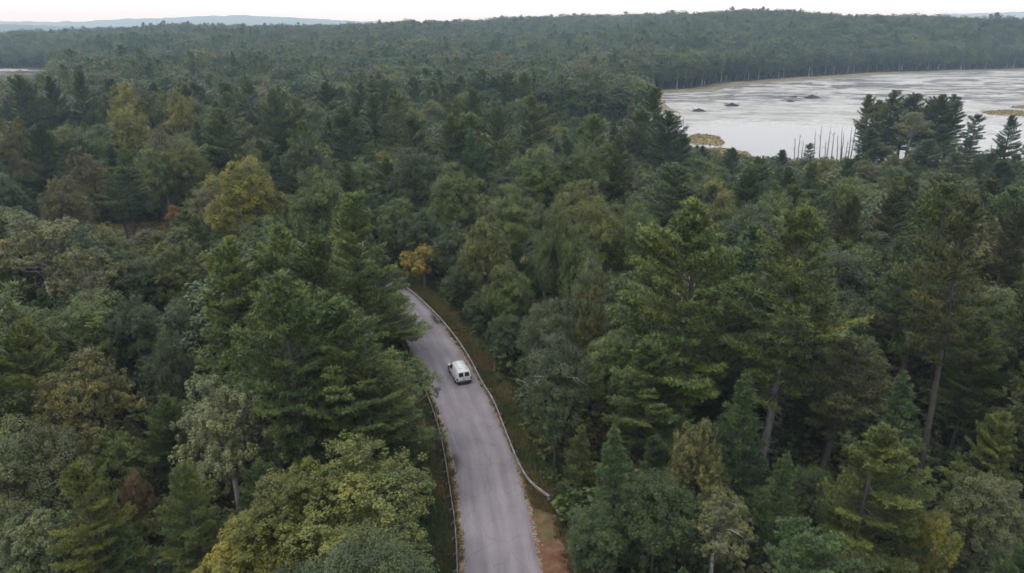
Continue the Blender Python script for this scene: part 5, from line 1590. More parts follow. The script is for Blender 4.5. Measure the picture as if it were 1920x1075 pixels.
(1,-80.1,95.8,19.2),
(0,-133.3,197.5,15.2),
(0,103.1,223.2,6.0),
(0,-40.5,161.5,13.9),
(1,-138.2,262.0,20.9),
(0,-62.6,115.9,8.9),
(1,-100.5,220.7,15.2),
(1,3.7,76.2,12.3),
(1,-70.6,75.7,17.6),
(0,-172.0,211.1,21.1),
(0,-60.4,275.8,17.7),
(1,-110.4,260.3,19.1),
(0,58.0,221.5,10.7),
(1,27.6,93.6,18.9),
(0,55.7,60.4,18.5),
(1,96.9,124.5,23.4),
(0,22.6,83.2,16.0),
(1,-78.7,247.4,20.9),
(1,27.7,252.1,10.9),
(1,-15.1,156.5,14.4),
(0,-6.4,249.1,14.8),
(0,64.3,179.3,15.0),
(0,61.4,109.6,19.2),
(0,0.4,185.8,16.3),
(0,58.0,92.0,17.9),
(0,29.1,237.4,10.8),
(0,11.2,116.0,10.1),
(0,-105.2,250.9,14.1),
(0,-69.3,115.9,7.9),
(0,17.2,264.4,8.4),
(1,141.3,178.9,12.6),
(0,-135.8,219.2,15.9),
(1,160.0,189.9,10.0),
(0,-95.7,116.6,16.9),
(1,-38.4,146.8,13.6),
(1,33.5,170.4,14.6),
(0,-143.7,247.6,16.8),
(1,-140.5,183.9,20.2),
(0,-168.3,283.7,15.2),
(1,-29.1,205.9,14.7),
(1,-52.9,79.6,10.0),
(0,10.7,129.4,12.7),
(1,-20.5,175.8,11.9),
(1,-41.1,256.3,23.0),
(0,-41.9,274.6,17.5),
(1,-52.7,209.7,20.2),
(0,52.3,103.8,20.1),
(1,110.2,169.6,10.7),
(0,122.4,145.9,14.8),
(0,-46.7,67.4,8.4),
])
PF = np.concatenate([ring(328, 760, 46, 6.8), ring(760, 1500, 43, 7.8), ring(1500, 2700, 42, 10.5)])
hf = np.concatenate([np.clip(frng.normal(21.5, 3.4, len(PF)), 12, 30)])
x, y = PF[:, 0], PF[:, 1]
lsd, psd = poly_sd(LAKE, x, y), poly_sd(POND, x, y)
keep = (lsd > 13) & (psd > 8)
keep &= ~((x/y > -.98) & (x/y < -.63) & (y > 345) & (y < 740) & (psd > 0))          # open wetland before the pond
keep &= ~((x > 62) & (y < 330) & (lsd < 120))                                          # brushy near shore
PF, hf = PF[keep], hf[keep]
PA = np.concatenate([PF, HID[:, 1:3]]); ha = np.concatenate([hf, HID[:, 3]])
isp = np.concatenate([frng.random(len(PF)) < (.38+.2*np.sin(PF[:, 0]*.011)*np.sin(PF[:, 1]*.009)-.1*smooth(500, 900, np.hypot(PF[:, 0], PF[:, 1]))), HID[:, 0] > .5])
idx = np.where(isp, frng.integers(0, 5, len(PA)), frng.integers(5, 9, len(PA)))
stand = 1+.16*np.sin(PA[:, 0]*.021+2*np.sin(PA[:, 1]*.013))*np.sin(PA[:, 1]*.017+1.4*np.sin(PA[:, 0]*.011)); ha = ha*np.where(np.arange(len(PA)) < len(PF), stand, 1)
sz = ha/np.where(isp, 23, 20); sr = sz*np.where(isp, frng.uniform(.9, 1.3, len(PA)), frng.uniform(1.05, 1.55, len(PA)))
sr[:len(PF)] *= 1+.25*smooth(900, 1600, np.hypot(PF[:, 0], PF[:, 1]))
pal_p = np.array([COLR[c] for c in ('pine_d', 'pine_m', 'pine_m', 'pine_l', 'pine_d', 'pine_bl')]); pal_b = np.array([COLR[c] for c in ('olive', 'oak_d', 'oak_d', 'gray_d', 'olive', 'gray', 'gray_d', 'oak_d', 'oak_d', 'olive', 'gray_d', 'yolive', 'brown')])
tint = np.where(isp[:, None], pal_p[frng.integers(0, len(pal_p), len(PA))], pal_b[frng.integers(0, len(pal_b), len(PA))])*frng.uniform(1.0, 1.5, (len(PA), 1))
zf = height(PA[:, 0], PA[:, 1])
scatter('distant_forest', fprotos, np.column_stack([PA, zf-.2]), np.column_stack([sr, sr, sz]), frng.uniform(0, 6.28, len(PA)), idx, tint, 'dense green forest rolling away to the far ridge and horizon', 'forest')

# undergrowth between the trunks, low brush on the near lakeshore and in the wetland
bsh = [proto_object('bush', *broad_mesh(3.2, 2.1, .02, s, 'bush', q=.4), 'bark') for s in (301, 302, 303)]
U = ring(24, 260, 45, 3.3); x, y = U[:, 0], U[:, 1]; rd, sd_ = road_sd(x, y); lsd = poly_sd(LAKE, x, y)
k = (rd > np.where(sd_ > 0, np.where(y > 58, 7.3, 8.5), 8.0)) & (lsd > 8) & ~(((x+84)/14)**2+((y-153)/12)**2 < 1); U = U[k]
W1 = ring(345, 745, 46, 6.0); x, y = W1[:, 0], W1[:, 1]; W1 = W1[(x/y > -.98) & (x/y < -.63) & (poly_sd(POND, x, y) > 4)]
W2 = ring(225, 330, 46, 3.0); x, y = W2[:, 0], W2[:, 1]; l2 = poly_sd(LAKE, x, y); W2 = W2[(x > 55) & (l2 > 4) & (l2 < 125)]
UA = np.concatenate([U, W1, W2]); n = len(UA)
us = np.concatenate([frng.uniform(.5, 1.5, len(U)), frng.uniform(.5, 1.2, len(W1)), frng.uniform(.4, 1.1, len(W2))])
pal_u = np.array([COLR[c] for c in ('oak_d', 'olive', 'oak_d', 'gray_d', 'pine_d', 'brown')]); pal_w = np.array([COLR[c] for c in ('brown', 'brown_o', 'olive', 'brown', 'tan')])
ut = np.concatenate([pal_u[frng.integers(0, 6, len(U))], pal_w[frng.integers(0, 5, n-len(U))]])*frng.uniform(.8, 1.25, (n, 1))
scatter('undergrowth', bsh, np.column_stack([UA, height(UA[:, 0], UA[:, 1])-.1]), np.column_stack([us*1.1, us*1.1, us]), frng.uniform(0, 6.28, n), frng.integers(0, 3, n), ut, 'low leafy undergrowth and brush below the trees', 'undergrowth')

def grass_proto(seed, nb, h):
    r = np.random.default_rng(seed); mb = MB()
    a = r.uniform(0, 6.28, nb); rr = r.uniform(0, .32, nb); C = np.stack([np.cos(a)*rr, np.sin(a)*rr, np.zeros(nb)], 1)
    d = unit(np.stack([np.cos(a)*r.uniform(.1, .7, nb), np.sin(a)*r.uniform(.1, .7, nb), np.ones(nb)], 1)); s = unit(np.cross(d, r.normal(size=(nb, 3))))
    l = (h*r.uniform(.5, 1.2, nb))[:, None]
    mb.add(np.stack([C-s*.035, C+s*.035, C+d*l], 1).reshape(-1, 3), T=np.arange(nb*3).reshape(-1, 3), var=r.uniform(.1, .9, nb))
    return bpy.data.objects.new('g', mb.mesh('g', [M['leaf_inst']]))
gr = np.random.default_rng(9); GP, GT = [], []
for i in range(30000):
    j = gr.integers(28, len(RP)-40); p = RP[j]; dr = RP[j+1]-RP[j]; dr /= np.linalg.norm(dr); side = gr.choice([-1, 1]); o_ = 3.35+abs(gr.normal(0, 1))*3.0
    q = p+np.array([dr[1], -dr[0]])*side*o_+dr*gr.uniform(-.5, .5)
    if o_ > 11: continue
    if side > 0 and q[1] < 53 and o_ < 5.6+gr.normal(0, .4): continue        # bare red-brown litter below the end of the rail
    if o_ < 3.8 and gr.random() < .85: continue
    patch = math.sin(q[0]*.9+q[1]*.35)+math.sin(q[1]*.7)+gr.normal(0, .7)-(o_-5)*.45+(.9 if side > 0 and o_ < 6.2 else 0)
    c = (.21, .145, .068) if patch > 1.2 else (.165, .14, .060) if patch > .2 else (.105, .125, .045) if patch > -1.2 else (.065, .09, .034)
    GP.append(q); GT.append(c)
GP = np.array(GP); GT = np.array(GT)*gr.uniform(.75, 1.25, (len(GP), 1)); n = len(GP); gs = gr.uniform(.6, 1.5, n)
scatter('roadside_grass', [grass_proto(s, 26, .42) for s in (1, 2, 3)], np.column_stack([GP, height(GP[:, 0], GP[:, 1])]), np.column_stack([gs, gs, gs*gr.uniform(.7, 1.3, n)]), gr.uniform(0, 6.28, n), gr.integers(0, 3, n), GT, 'tawny and green grass on the banks beside the road', 'grass')
# loose sand-coloured stones and leaf litter along the broken road edges
st = MB(); 
for i in range(5200):
    j = gr.integers(28, len(RP)-45)
    if math.sin(j*.35)+math.sin(j*.13+1)+gr.normal(0, .8) < -.2: continue
    p = RP[j]; dr = RP[j+1]-RP[j]; dr /= np.linalg.norm(dr); side = gr.choice([-1, 1]); o_ = 3.08+abs(gr.normal(0, .20))
    q = p+np.array([dr[1], -dr[0]])*side*o_+dr*gr.uniform(-.4, .4); r = gr.uniform(.03, .12); V = gr.normal(size=(6, 3)); V = unit(np.array([(1, 0, 0), (-1, 0, 0), (0, 1, 0), (0, -1, 0), (0, 0, 1), (0, 0, -1)])+V*.25)*r*np.array([1.3, 1, .5])
    st.add(V+np.array([q[0], q[1], .02+r*.2]), T=[(0, 2, 4), (2, 1, 4), (1, 3, 4), (3, 0, 4), (2, 0, 5), (1, 2, 5), (3, 1, 5), (0, 3, 5)], var=gr.uniform(0, 1))
M['gravel'] = noise_material('pale_loose_gravel', [(.35, (.22, .16, .115)), (.65, (.42, .35, .28))], .9, .95, 3.0)
tag(st.build('loose_gravel', M['gravel']), 'pale loose stones and leaf litter along the broken road edges', 'gravel', kind='stuff')

# ------------------------------------------------------------------ the far shore: pale stemmed trees standing along the water
proto('fartree', [(*pine_mesh(25, 4.4, .40, 401, 'flat', q=.4), 25, 4.4), (*broad_mesh(24, 4.6, .42, 402, 'maple', q=.4), 24, 4.6), (*broad_mesh(24, 4.2, .45, 403, 'birch', q=.4), 24, 4.2), (*pine_mesh(26, 4.0, .46, 404, 'flat', q=.4), 26, 4.0)])
NAMEOF['fartree'] = 'lakeshore_tree'; CATOF['fartree'] = 'tree'
shore = np.array(LAKE[18:]+[LAKE[0], LAKE[1]], float); shore = catmull(shore, 4.0); dsh = unit(np.gradient(shore, axis=0)); nsh = np.stack([dsh[:, 1], -dsh[:, 0]], 1)
acc = 0.0; nxt = 4.0
for i in range(1, len(shore)):
    acc += np.linalg.norm(shore[i]-shore[i-1])
    if acc < nxt: continue
    acc = 0; nxt = trng.uniform(6, 12.5); q = shore[i]+nsh[i]*trng.uniform(14, 21)
    if poly_sd(LAKE, q[:1], q[1:])[0] < 4: q = shore[i]-nsh[i]*trng.uniform(14, 21)
    if abs(q[0]/q[1]) > .78: continue
    tree('fartree', q[0], q[1], trng.uniform(20, 27), trng.uniform(3.6, 5.0), ('pine_m', 'olive', 'gray', 'oak_d', 'pine_d')[(ci := trng.integers(5))], ('tall mid green', 'tall olive', 'tall grey-green', 'tall dark green', 'tall blackish green')[ci]+' tree with a long bare stem lining the far lakeshore', 'trees lining the far lakeshore')
# dead standing trunks in the shallows
def snag(x, y, h, label, seed, lean=(0, 0)):
    r = np.random.default_rng(seed); root = empty('dead_tree', (x, y, float(height([x], [y])[0])-.3), 0.0); tag(root, label, 'dead tree', 'dead trees standing in the lake margin')
    s = np.linspace(0, 1, 7); P = np.stack([lean[0]*s*h+np.cumsum(r.normal(0, .06, 7)), lean[1]*s*h+np.cumsum(r.normal(0, .06, 7)), s*h], 1)
    b = MB(); b.tube(P, (.13+.004*h)*(1-s)**.6+.04, 7); b.build('trunk', M['dead_wood'], root, True)
    for k in range(r.integers(4, 9)):
        w = r.uniform(.35, .95); p = np.array([np.interp(w, s, P[:, q]) for q in range(3)]); az = r.uniform(0, 6.28); L = r.uniform(.5, 1.9)*(1.15-w*.6)
        d = np.array([math.cos(az), math.sin(az), r.uniform(-.2, .5)]); b = MB(); b.tube([p, p+d*L*.5, p+d*L+np.array([0, 0, .15])], [.075, .05, .02], 4); b.build('branch', M['dead_wood'], root, True)
SN = [
(106.3,260.9,10.3,'thin bare dead trunk among the dead stand on the near lakeshore',-0.11),
(107.2,259.8,11.4,'thin bare dead trunk among the dead stand on the near lakeshore',-0.06),
(112.4,258.7,12.9,'thin bare dead trunk among the dead stand on the near lakeshore',-0.05),
(114.9,258.7,14.4,'thin bare dead trunk among the dead stand on the near lakeshore',-0.08),
(116.7,257.6,14.0,'leaning bare dead trunk in the middle of the dead stand',-0.01),
(118.5,257.6,12.7,'thin bare dead trunk among the dead stand on the near lakeshore',-0.03),
(122.1,257.6,14.0,'thin bare dead trunk among the dead stand on the near lakeshore',-0.10),
(123.6,257.6,9.6,'thin bare dead trunk among the dead stand on the near lakeshore',-0.05),
(125.0,256.5,17.7,'tallest bare dead trunk on the near lakeshore, left of the wooded point',-0.00),
(132.7,256.5,18.9,'bare dead trunk touching the left side of the wooded point',-0.09),
(168.6,242.1,14.2,'thin bare dead trunk right of the wooded point',-0.04),
(170.6,242.1,12.9,'thin bare dead trunk right of the wooded point',-0.08),
(129.9,256.5,13.2,'thin bare dead trunk among the dead stand on the near lakeshore',-0.10),
(108.4,259.8,9.1,'thin bare dead trunk among the dead stand on the near lakeshore',-0.04),
(120.9,257.6,11.5,'thin bare dead trunk among the dead stand on the near lakeshore',-0.12),
(122.5,257.6,12.3,'thin bare dead trunk among the dead stand on the near lakeshore',-0.05),
(124.7,257.6,14.2,'thin bare dead trunk among the dead stand on the near lakeshore',-0.05),
(128.0,256.5,15.1,'thin bare dead trunk among the dead stand on the near lakeshore',-0.09),
(130.9,256.5,15.8,'thin bare dead trunk among the dead stand on the near lakeshore',-0.07),
(170.0,240.2,15.3,'thin bare dead trunk right of the wooded point',-0.03),
(171.7,240.2,12.5,'thin bare dead trunk right of the wooded point',-0.08),
(76.8,322.6,12.4,'left one of two bare dead trunks at the left end of the lake',-0.04),
(79.0,321.0,10.5,'right one of two bare dead trunks at the left end of the lake',-0.11),
(109.9,259.8,7.7,'thin bare dead trunk among the dead stand on the near lakeshore',-0.08),
(116.1,257.6,9.4,'thin bare dead trunk among the dead stand on the near lakeshore',-0.08),
(171.5,248.1,9.5,'thin bare dead trunk right of the wooded point',-0.11),
]
for i, (x_, y_, h_, lab, lx) in enumerate(SN): snag(x_, y_, h_, lab, 500+i, (lx, 0))

# marsh islands and dark lodges in the lake
M['marsh'] = noise_material('tawny_marsh_turf', [(.3, (.11, .085, .045)), (.55, (.19, .145, .065)), (.75, (.25, .19, .085))], .5, .95, 6.0, bump=.6)
M['lodge'] = noise_material('wet_dark_sticks', [(.3, (.018, .017, .02)), (.7, (.05, .045, .045))], 1.5, .8)
MG, MT = [], []
def island(cx_, cy_, rx, ry, label, seed):
    r = np.random.default_rng(seed); nr, na = 6, 40; a = np.arange(na)*2*math.pi/na
    edge = 1+.16*np.sin(2*a+r.uniform(0, 6))+.12*np.sin(3*a+r.uniform(0, 6))+.08*np.sin(7*a+r.uniform(0, 6))+r.normal(0, .03, na)
    V = [(0, 0, .9)]
    for k in range(1, nr+1):
        t = k/nr
        V += [(math.cos(q)*rx*t*e, math.sin(q)*ry*t*e, .9*(1-t**2.2)-.6*(t == 1)+r.normal(0, .05)) for q, e in zip(a, edge)]
    T = [(0, 1+i, 1+(i+1) % na) for i in range(na)]; Q = [(1+k*na+i, 1+(k+1)*na+i, 1+(k+1)*na+(i+1) % na, 1+k*na+(i+1) % na) for k in range(nr-1) for i in range(na)]
    b = MB(); b.add(V, T=T, Q=Q); o = b.build('marsh_island', M['marsh'], smooth=True); o.location = (cx_, cy_, LAKE_Z); tag(o, label, 'islet')
    for i in range(int(rx*ry*1.6)):
        w = math.sqrt(r.random())*.93; j = r.integers(na); MG.append((cx_+math.cos(a[j])*rx*w*edge[j], cy_+math.sin(a[j])*ry*w*edge[j], LAKE_Z+.9*(1-w**2.2)-.05)); MT.append(np.array((.20, .145, .06))*r.uniform(.7, 1.25))
for a in [
(86.1,313.2,10.0,15.7,'tawny rounded marsh islet at the left end of the lake',1280),
(86.5,278.6,7.7,11.9,'small tawny islet in front of the rounded one',1330),
(297.2,411.8,20.8,19.8,'long tawny marsh islet at the right picture edge',1855),
(329.5,446.9,15.1,12.4,'low tawny islet behind the long right islet',1900),
]: island(*a)
MG = np.array(MG); n = len(MG); gs = gr.uniform(.8, 1.4, n)
scatter('marsh_grass', [grass_proto(s, 22, .5) for s in (11, 12)], MG, np.column_stack([gs*1.3, gs*1.3, gs]), gr.uniform(0, 6.28, n), gr.integers(0, 2, n), np.array(MT), 'tawny sedge covering the lake islets', 'grass')
def lodge(x, y, r0, label, seed):
    r = np.random.default_rng(seed); root = empty('stick_lodge', (x, y, LAKE_Z)); tag(root, label, 'stick mound', 'dark stick mounds in the lake')
    na = 16; a = np.arange(na)*2*math.pi/na; V = [(0, 0, r0*.62)]
    for t in (.35, .7, 1.0): V += [(math.cos(q)*r0*t*r.uniform(.8, 1.2)*1.5, math.sin(q)*r0*t*r.uniform(.8, 1.2), r0*.62*(1-t)-.1) for q in a]
    b = MB(); b.add(V, T=[(0, 1+i, 1+(i+1) % na) for i in range(na)], Q=[(1+k*na+i, 1+(k+1)*na+i, 1+(k+1)*na+(i+1) % na, 1+k*na+(i+1) % na) for k in range(2) for i in range(na)]); b.build('mound', M['lodge'], root)
    for i in range(14):
        q = r.uniform(0, 6.28); p = np.array([math.cos(q)*r0*r.uniform(.2, 1.7), math.sin(q)*r0*r.uniform(.2, 1.1), r.uniform(0, r0*.25)]); d = np.array([r.normal(), r.normal()*.6, r.uniform(0, .6)]); d /= np.linalg.norm(d)
        b = MB(); b.tube([p, p+d*r0*r.uniform(.5, 1.3)], [.12, .05], 4); b.build('stick', M['lodge'], root)
LODGE = [
(111.8,425.9,3.2,'dark stick mound nearest the left end of the lake'),
(140.6,456.1,3.6,'second dark stick mound from the left in the lake'),
(213.6,509.9,4.2,'dark stick mound in the middle of the lake'),
(201.8,513.9,2.2,'small dark mound just left of the middle stick mound'),
(188.4,483.3,1.9,'small low mound in front of the middle stick mound'),
]
for i, (x_, y_, r_, lab) in enumerate(LODGE): lodge(x_, y_, r_, lab, 700+i)

# the small meadow on the left: tawny grass, orange shrubs, pale boulders
mr_ = np.random.default_rng(15); n = 2600; MP = np.column_stack([mr_.uniform(-99, -69, n), mr_.uniform(140, 166, n)]); MP = MP[((MP[:, 0]+84)/14.5)**2+((MP[:, 1]-153)/12.5)**2 < 1]; n = len(MP); gs = mr_.uniform(1.0, 2.2, n)
scatter('meadow_grass', [grass_proto(s, 24, .5) for s in (21, 22)], np.column_stack([MP, height(MP[:, 0], MP[:, 1])]), np.column_stack([gs*1.3, gs*1.3, gs]), mr_.uniform(0, 6.28, n), mr_.integers(0, 2, n), np.array([(.33, .20, .085), (.38, .20, .07), (.28, .21, .08)])[mr_.integers(0, 3, n)]*mr_.uniform(.8, 1.2, (n, 1)), 'tawny grass in the small meadow among the trees', 'grass')
M['rock'] = noise_material('pale_granite', [(.3, (.26, .25, .235)), (.7, (.50, .48, .45))], 1.8, .9, 5.0, bump=.5)
for i, (x_, y_, s_, lab) in enumerate([
(-86.6,145.1,1.3,'largest pale boulder at the front of the meadow'),
(-86.3,146.4,0.9,'middle pale boulder in the meadow'),
(-86.1,147.6,0.8,'pale boulder right of the middle one in the meadow'),
(-86.2,149.4,0.7,'rearmost small pale boulder in the meadow'),
(-86.9,143.9,0.8,'leftmost small pale boulder in the meadow'),
]):
    r = np.random.default_rng(800+i); na = 12; V = [(0, 0, .75)]
    for t, zz in ((.5, .62), (.9, .25), (1.0, -.1)): V += [(math.cos(a)*t*r.uniform(.8, 1.15), math.sin(a)*t*r.uniform(.65, 1.0), zz+r.normal(0, .06)) for a in np.arange(na)*2*math.pi/na]
    b = MB(); b.add(np.array(V)*s_, T=[(0, 1+k, 1+(k+1) % na) for k in range(na)], Q=[(1+q*na+k, 1+(q+1)*na+k, 1+(q+1)*na+(k+1) % na, 1+q*na+(k+1) % na) for q in range(2) for k in range(na)])
    o = b.build('boulder', M['rock']); o.location = (x_, y_, float(height([x_], [y_])[0])); o.rotation_euler = (0, 0, r.uniform(0, 6)); tag(o, lab, 'boulder', 'pale boulders in the small meadow')
for (x_, y_, h_, R_, c_, lab) in [
(-100.0,149.8,4.5,3.5,'brown_o','orange-brown shrub left of the meadow boulders'),
(-91.7,149.0,3.5,3.2,'orange','bright orange shrub beside the meadow boulders'),
(-110.5,144.8,4.0,2.5,'orange','orange shrub at the left picture edge'),
(-86.8,157.0,2.5,3.0,'brown_o','rust coloured shrub in the meadow grass'),
(-96.7,151.6,3.5,2.5,'brown_o','rust shrub between two orange ones left of the boulders'),
(105.6,227.9,4.0,4.0,'brown','bare-looking brown thicket below the dead trunks'),
(102.5,232.4,3.5,4.0,'brown','brown thicket left of the one below the dead trunks'),
(112.1,229.7,3.5,4.0,'brown_o','rusty thicket right of the ones below the dead trunks'),
(86.9,244.9,3.0,4.0,'brown','brown brush on the near lakeshore left of the dead trunks'),
(-5.5,93.3,1.8,1.6,'olive','small green weed clump on the right bank beyond the van'),
(-1.5,90.6,3.4,2.6,'oak_d','dark shrub on the right bank level with the van'),
(0.6,80.9,3.2,2.6,'olive','olive shrub behind the right guardrail, just nearer than the van'),
(2.6,72.9,3.4,2.8,'oak_d','dark shrub behind the right guardrail midway to its flared end'),
(3.2,65.0,2.8,2.4,'olive','olive shrub just above the flared guardrail end'),
(-5.1,101.3,3.0,2.4,'oak_d','dark shrub by the right guardrail near the bend'),
(5.7,52.8,2.2,2.2,'olive','leafy bush on the bank at the bottom right of the road'),
(5.3,57.1,2.0,2.0,'oak_d','dark leafy bush beside the flared guardrail end'),
]: tree('bush', x_, y_, h_, R_, c_, lab)

# ------------------------------------------------------------------ guardrails
M['rail'] = noise_material('weathered_galvanised_steel', [(.3, (.16, .145, .13)), (.5, (.27, .255, .245)), (.72, (.38, .375, .37))], 1.2, .55, 5.0, metallic=.3, spec=.4)
M['shaded_rail'] = noise_material('rusty_shaded_steel', [(.3, (.10, .075, .06)), (.5, (.17, .15, .135)), (.72, (.25, .235, .22))], 1.2, .7, 5.0, metallic=.1, spec=.3)  # left rail: rusty steel with shade painted in, as its face catches much light
M['post'] = noise_material('dark_weathered_post', [(.35, (.05, .042, .036)), (.65, (.11, .092, .08))], 3.0, .8, 4.0)
def guardrail(P, label, face, ends):
    "W-beam on posts; face = +1 when the road lies to the right of the direction of P"
    P = catmull(P, .9); D = unit(np.gradient(P, axis=0)); Nn = np.stack([D[:, 1], -D[:, 0]], 1)*face
    s = np.concatenate([[0], np.cumsum(np.linalg.norm(np.diff(P, axis=0), axis=1))])
    root = empty('guardrail', (P[0][0], P[0][1], 0)); tag(root, label, 'guardrail')
    o0 = np.array([P[0][0], P[0][1], 0])
    prof = [(0, .42), (.07, .45), (.085, .50), (.02, .55), (0, .575), (.02, .60), (.085, .65), (.07, .70), (0, .735)]
    prof = prof+[(a-.012, b) for a, b in prof[::-1]]
    k = len(prof); n = len(P); V = np.zeros((n, k, 3))
    for j, (a, z) in enumerate(prof): V[:, j, :2] = P+Nn*a; V[:, j, 2] = z
    i = np.arange(n-1)[:, None]*k; j = np.arange(k)[None]; j2 = (j+1) % k
    b = MB(); b.add(V.reshape(-1, 3)-o0, Q=np.stack([i+j, i+j2, i+k+j2, i+k+j], -1).reshape(-1, 4), T=None); b.build('rail_beam', M['rail' if ends else 'shaded_rail'], root, False)
    d = .4
    while d < s[-1]-.2:
        p = np.array([np.interp(d, s, P[:, 0]), np.interp(d, s, P[:, 1])]); m_ = np.array([np.interp(d, s, Nn[:, 0]), np.interp(d, s, Nn[:, 1])]); rz = math.atan2(m_[1], m_[0])
        b = MB(); c = p-m_*.27; b.box((c[0]-o0[0], c[1]-o0[1], .06), (.16, .15, 1.24), rz=rz); po = b.build('post', M['post'], root)
        b = MB(); c = p-m_*.105; b.box((c[0]-o0[0], c[1]-o0[1], .575), (.15, .14, .36), rz=rz); b.build('spacer_block', M['post'], po)
        d += 1.95
    d = 3.8
    while d < s[-1]-1:      # lapped joints between the rail lengths
        p = np.array([np.interp(d, s, P[:, 0]), np.interp(d, s, P[:, 1])]); m_ = np.array([np.interp(d, s, Nn[:, 0]), np.interp(d, s, Nn[:, 1])]); rz = math.atan2(m_[1], m_[0])
        b = MB()
        for zz in (.475, .675): c = p+m_*.092; b.box((c[0]-o0[0], c[1]-o0[1], zz), (.014, .34, .07), rz=rz)
        b.build('lap_joint', M['rail'], root); d += 3.9
    for e in ends:
        p, m_, t_ = (P[0], Nn[0], -D[0]) if e == 0 else (P[-1], Nn[-1], D[-1])
        b = MB(); a = np.linspace(-1.7, 1.7, 9); c = p+t_*.0
        V = []
        for q in a:
            off = c+t_*(.30*math.cos(q))+m_*(.30*math.sin(q)); V += [(off[0]-o0[0], off[1]-o0[1], .40), (off[0]-o0[0], off[1]-o0[1], .76)]
        for q in a[::-1]:
            off = c+t_*(.27*math.cos(q))+m_*(.27*math.sin(q)); V += [(off[0]-o0[0], off[1]-o0[1], .40), (off[0]-o0[0], off[1]-o0[1], .76)]
        kk = len(V)//2; b.add(V, Q=[(2*q, 2*((q+1) % kk), 2*((q+1) % kk)+1, 2*q+1) for q in range(kk)]); b.build('end_terminal', M['rail'], root)
guardrail([(3.55, 54.25), (2.75, 55.25), (1.81, 56.6), (.75, 59.5), (-.55, 65.07), (-2.1, 71.97), (-3.75, 77.0), (-5.95, 84.43), (-9.0, 92.66), (-12.5, 100.4), (-16.6, 108.2), (-21.5, 115.6)], 'grey steel guardrail right of the van, curving off to a flared end', -1, [0])
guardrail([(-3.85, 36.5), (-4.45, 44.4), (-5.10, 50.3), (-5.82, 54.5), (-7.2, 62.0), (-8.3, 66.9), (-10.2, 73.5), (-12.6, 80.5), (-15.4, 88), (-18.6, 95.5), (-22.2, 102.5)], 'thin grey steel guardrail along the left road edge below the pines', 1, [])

# ------------------------------------------------------------------ the van
def plain(name, col, rough=.5, metal=0.0, spec=.5, coat=0.0):
    m, N, L = nmat(name); tc = node(N, 'ShaderNodeTexCoord'); nz = node(N, 'ShaderNodeTexNoise', inp={'Scale': 3.0, 'Detail': 4.0}); L.new(tc.outputs['Object'], nz.inputs[0])
    r = ramp(N, [(.3, tuple(c*.9 for c in col)), (.7, tuple(min(1, c*1.06) for c in col))]); L.new(nz.outputs[0], r.inputs[0])
    p = node(N, 'ShaderNodeBsdfPrincipled', inp={'Roughness': rough, 'Metallic': metal, 'Specular IOR Level': spec, 'Coat Weight': coat}); o = node(N, 'ShaderNodeOutputMaterial')
    L.new(r.outputs[0], p.inputs[0]); L.new(p.outputs[0], o.inputs[0]); return m
M['paint'] = plain('white_van_paint', (.74, .74, .74), .35, coat=.5); M['glass'] = plain('dark_tinted_glass', (.012, .013, .015), .08); M['rubber'] = plain('black_rubber', (.02, .02, .02), .8)
M['trim'] = plain('dark_grey_plastic', (.035, .035, .037), .6); M['lamp_red'] = plain('red_lamp_lens', (.13, .02, .02), .25); M['lamp_clear'] = plain('clear_lamp_lens', (.55, .56, .58), .15); M['rim'] = plain('steel_rim', (.35, .35, .36), .4, .7); M['plate'] = plain('licence_plate', (.45, .46, .47), .5)
van = empty('van', (-6.78, 79.4, .05), math.radians(19.5)); tag(van, 'white cargo van driving away along the forest road', 'van')
# sections: y, top height, belt half width, roof half width, bottom height
SEC = [(-2.42, 1.02, .90, .86, .42), (-2.40, 1.45, .95, .84, .40), (-2.36, 1.80, .97, .76, .38), (-2.24, 1.93, .985, .74, .36), (-1.4, 1.985, .99, .745, .34), (-.2, 1.985, .99, .745, .34), (.35, 1.95, .99, .74, .34), (.75, 1.84, .985, .70, .34), (1.18, 1.46, .98, .72, .34), (1.55, 1.14, .965, .80, .34), (2.10, 1.03, .93, .80, .35), (2.36, .88, .87, .78, .38), (2.44, .62, .82, .76, .42)]
def ringpts(yy, zt, wb, wr, zb):
    belt = min(1.02, zt-.02); f = lambda t: (zt-belt)*t+belt
    side = [(.86*wb, zb), (wb*.99, zb+.10), (wb, .62 if zt > .7 else zb+.15), (wb, belt), (wb+(wr-wb)*.45, f(.45)), (wr+.02, f(.84)), (wr-.06, f(.96)), (wr*.55, f(1.0)+.01), (0, f(1.0)+.018)]
    return [(xx, yy, zz) for xx, zz in side]+[(-xx, yy, zz) for xx, zz in side[-2::-1]]
RG = [ringpts(*q) for q in SEC]; k = len(RG[0]); b = MB(); V = np.array(RG).reshape(-1, 3)
Q = [(i*k+j, i*k+j+1, (i+1)*k+j+1, (i+1)*k+j) for i in range(len(SEC)-1) for j in range(k-1)]+[(i*k+k-1, i*k, (i+1)*k, (i+1)*k+k-1) for i in range(len(SEC)-1)]
c0 = len(V); V = np.concatenate([V, [[0, -2.42, .8], [0, 2.44, .52]]])
T = [(c0, j+1, j) for j in range(k-1)]+[(c0, 0, k-1)]+[(c0+1, (len(SEC)-1)*k+j, (len(SEC)-1)*k+j+1) for j in range(k-1)]
b.add(V, T=T, Q=Q); body = b.build('body', M['paint'], van, True)
b = MB()                                                                         # raised roof skin with pressed ribs
for j in range(5): b.box((0, -1.95+.52*j, 1.995), (1.18-.04*(j == 0), .40, .035))
b.build('roof_panel', M['paint'], van)
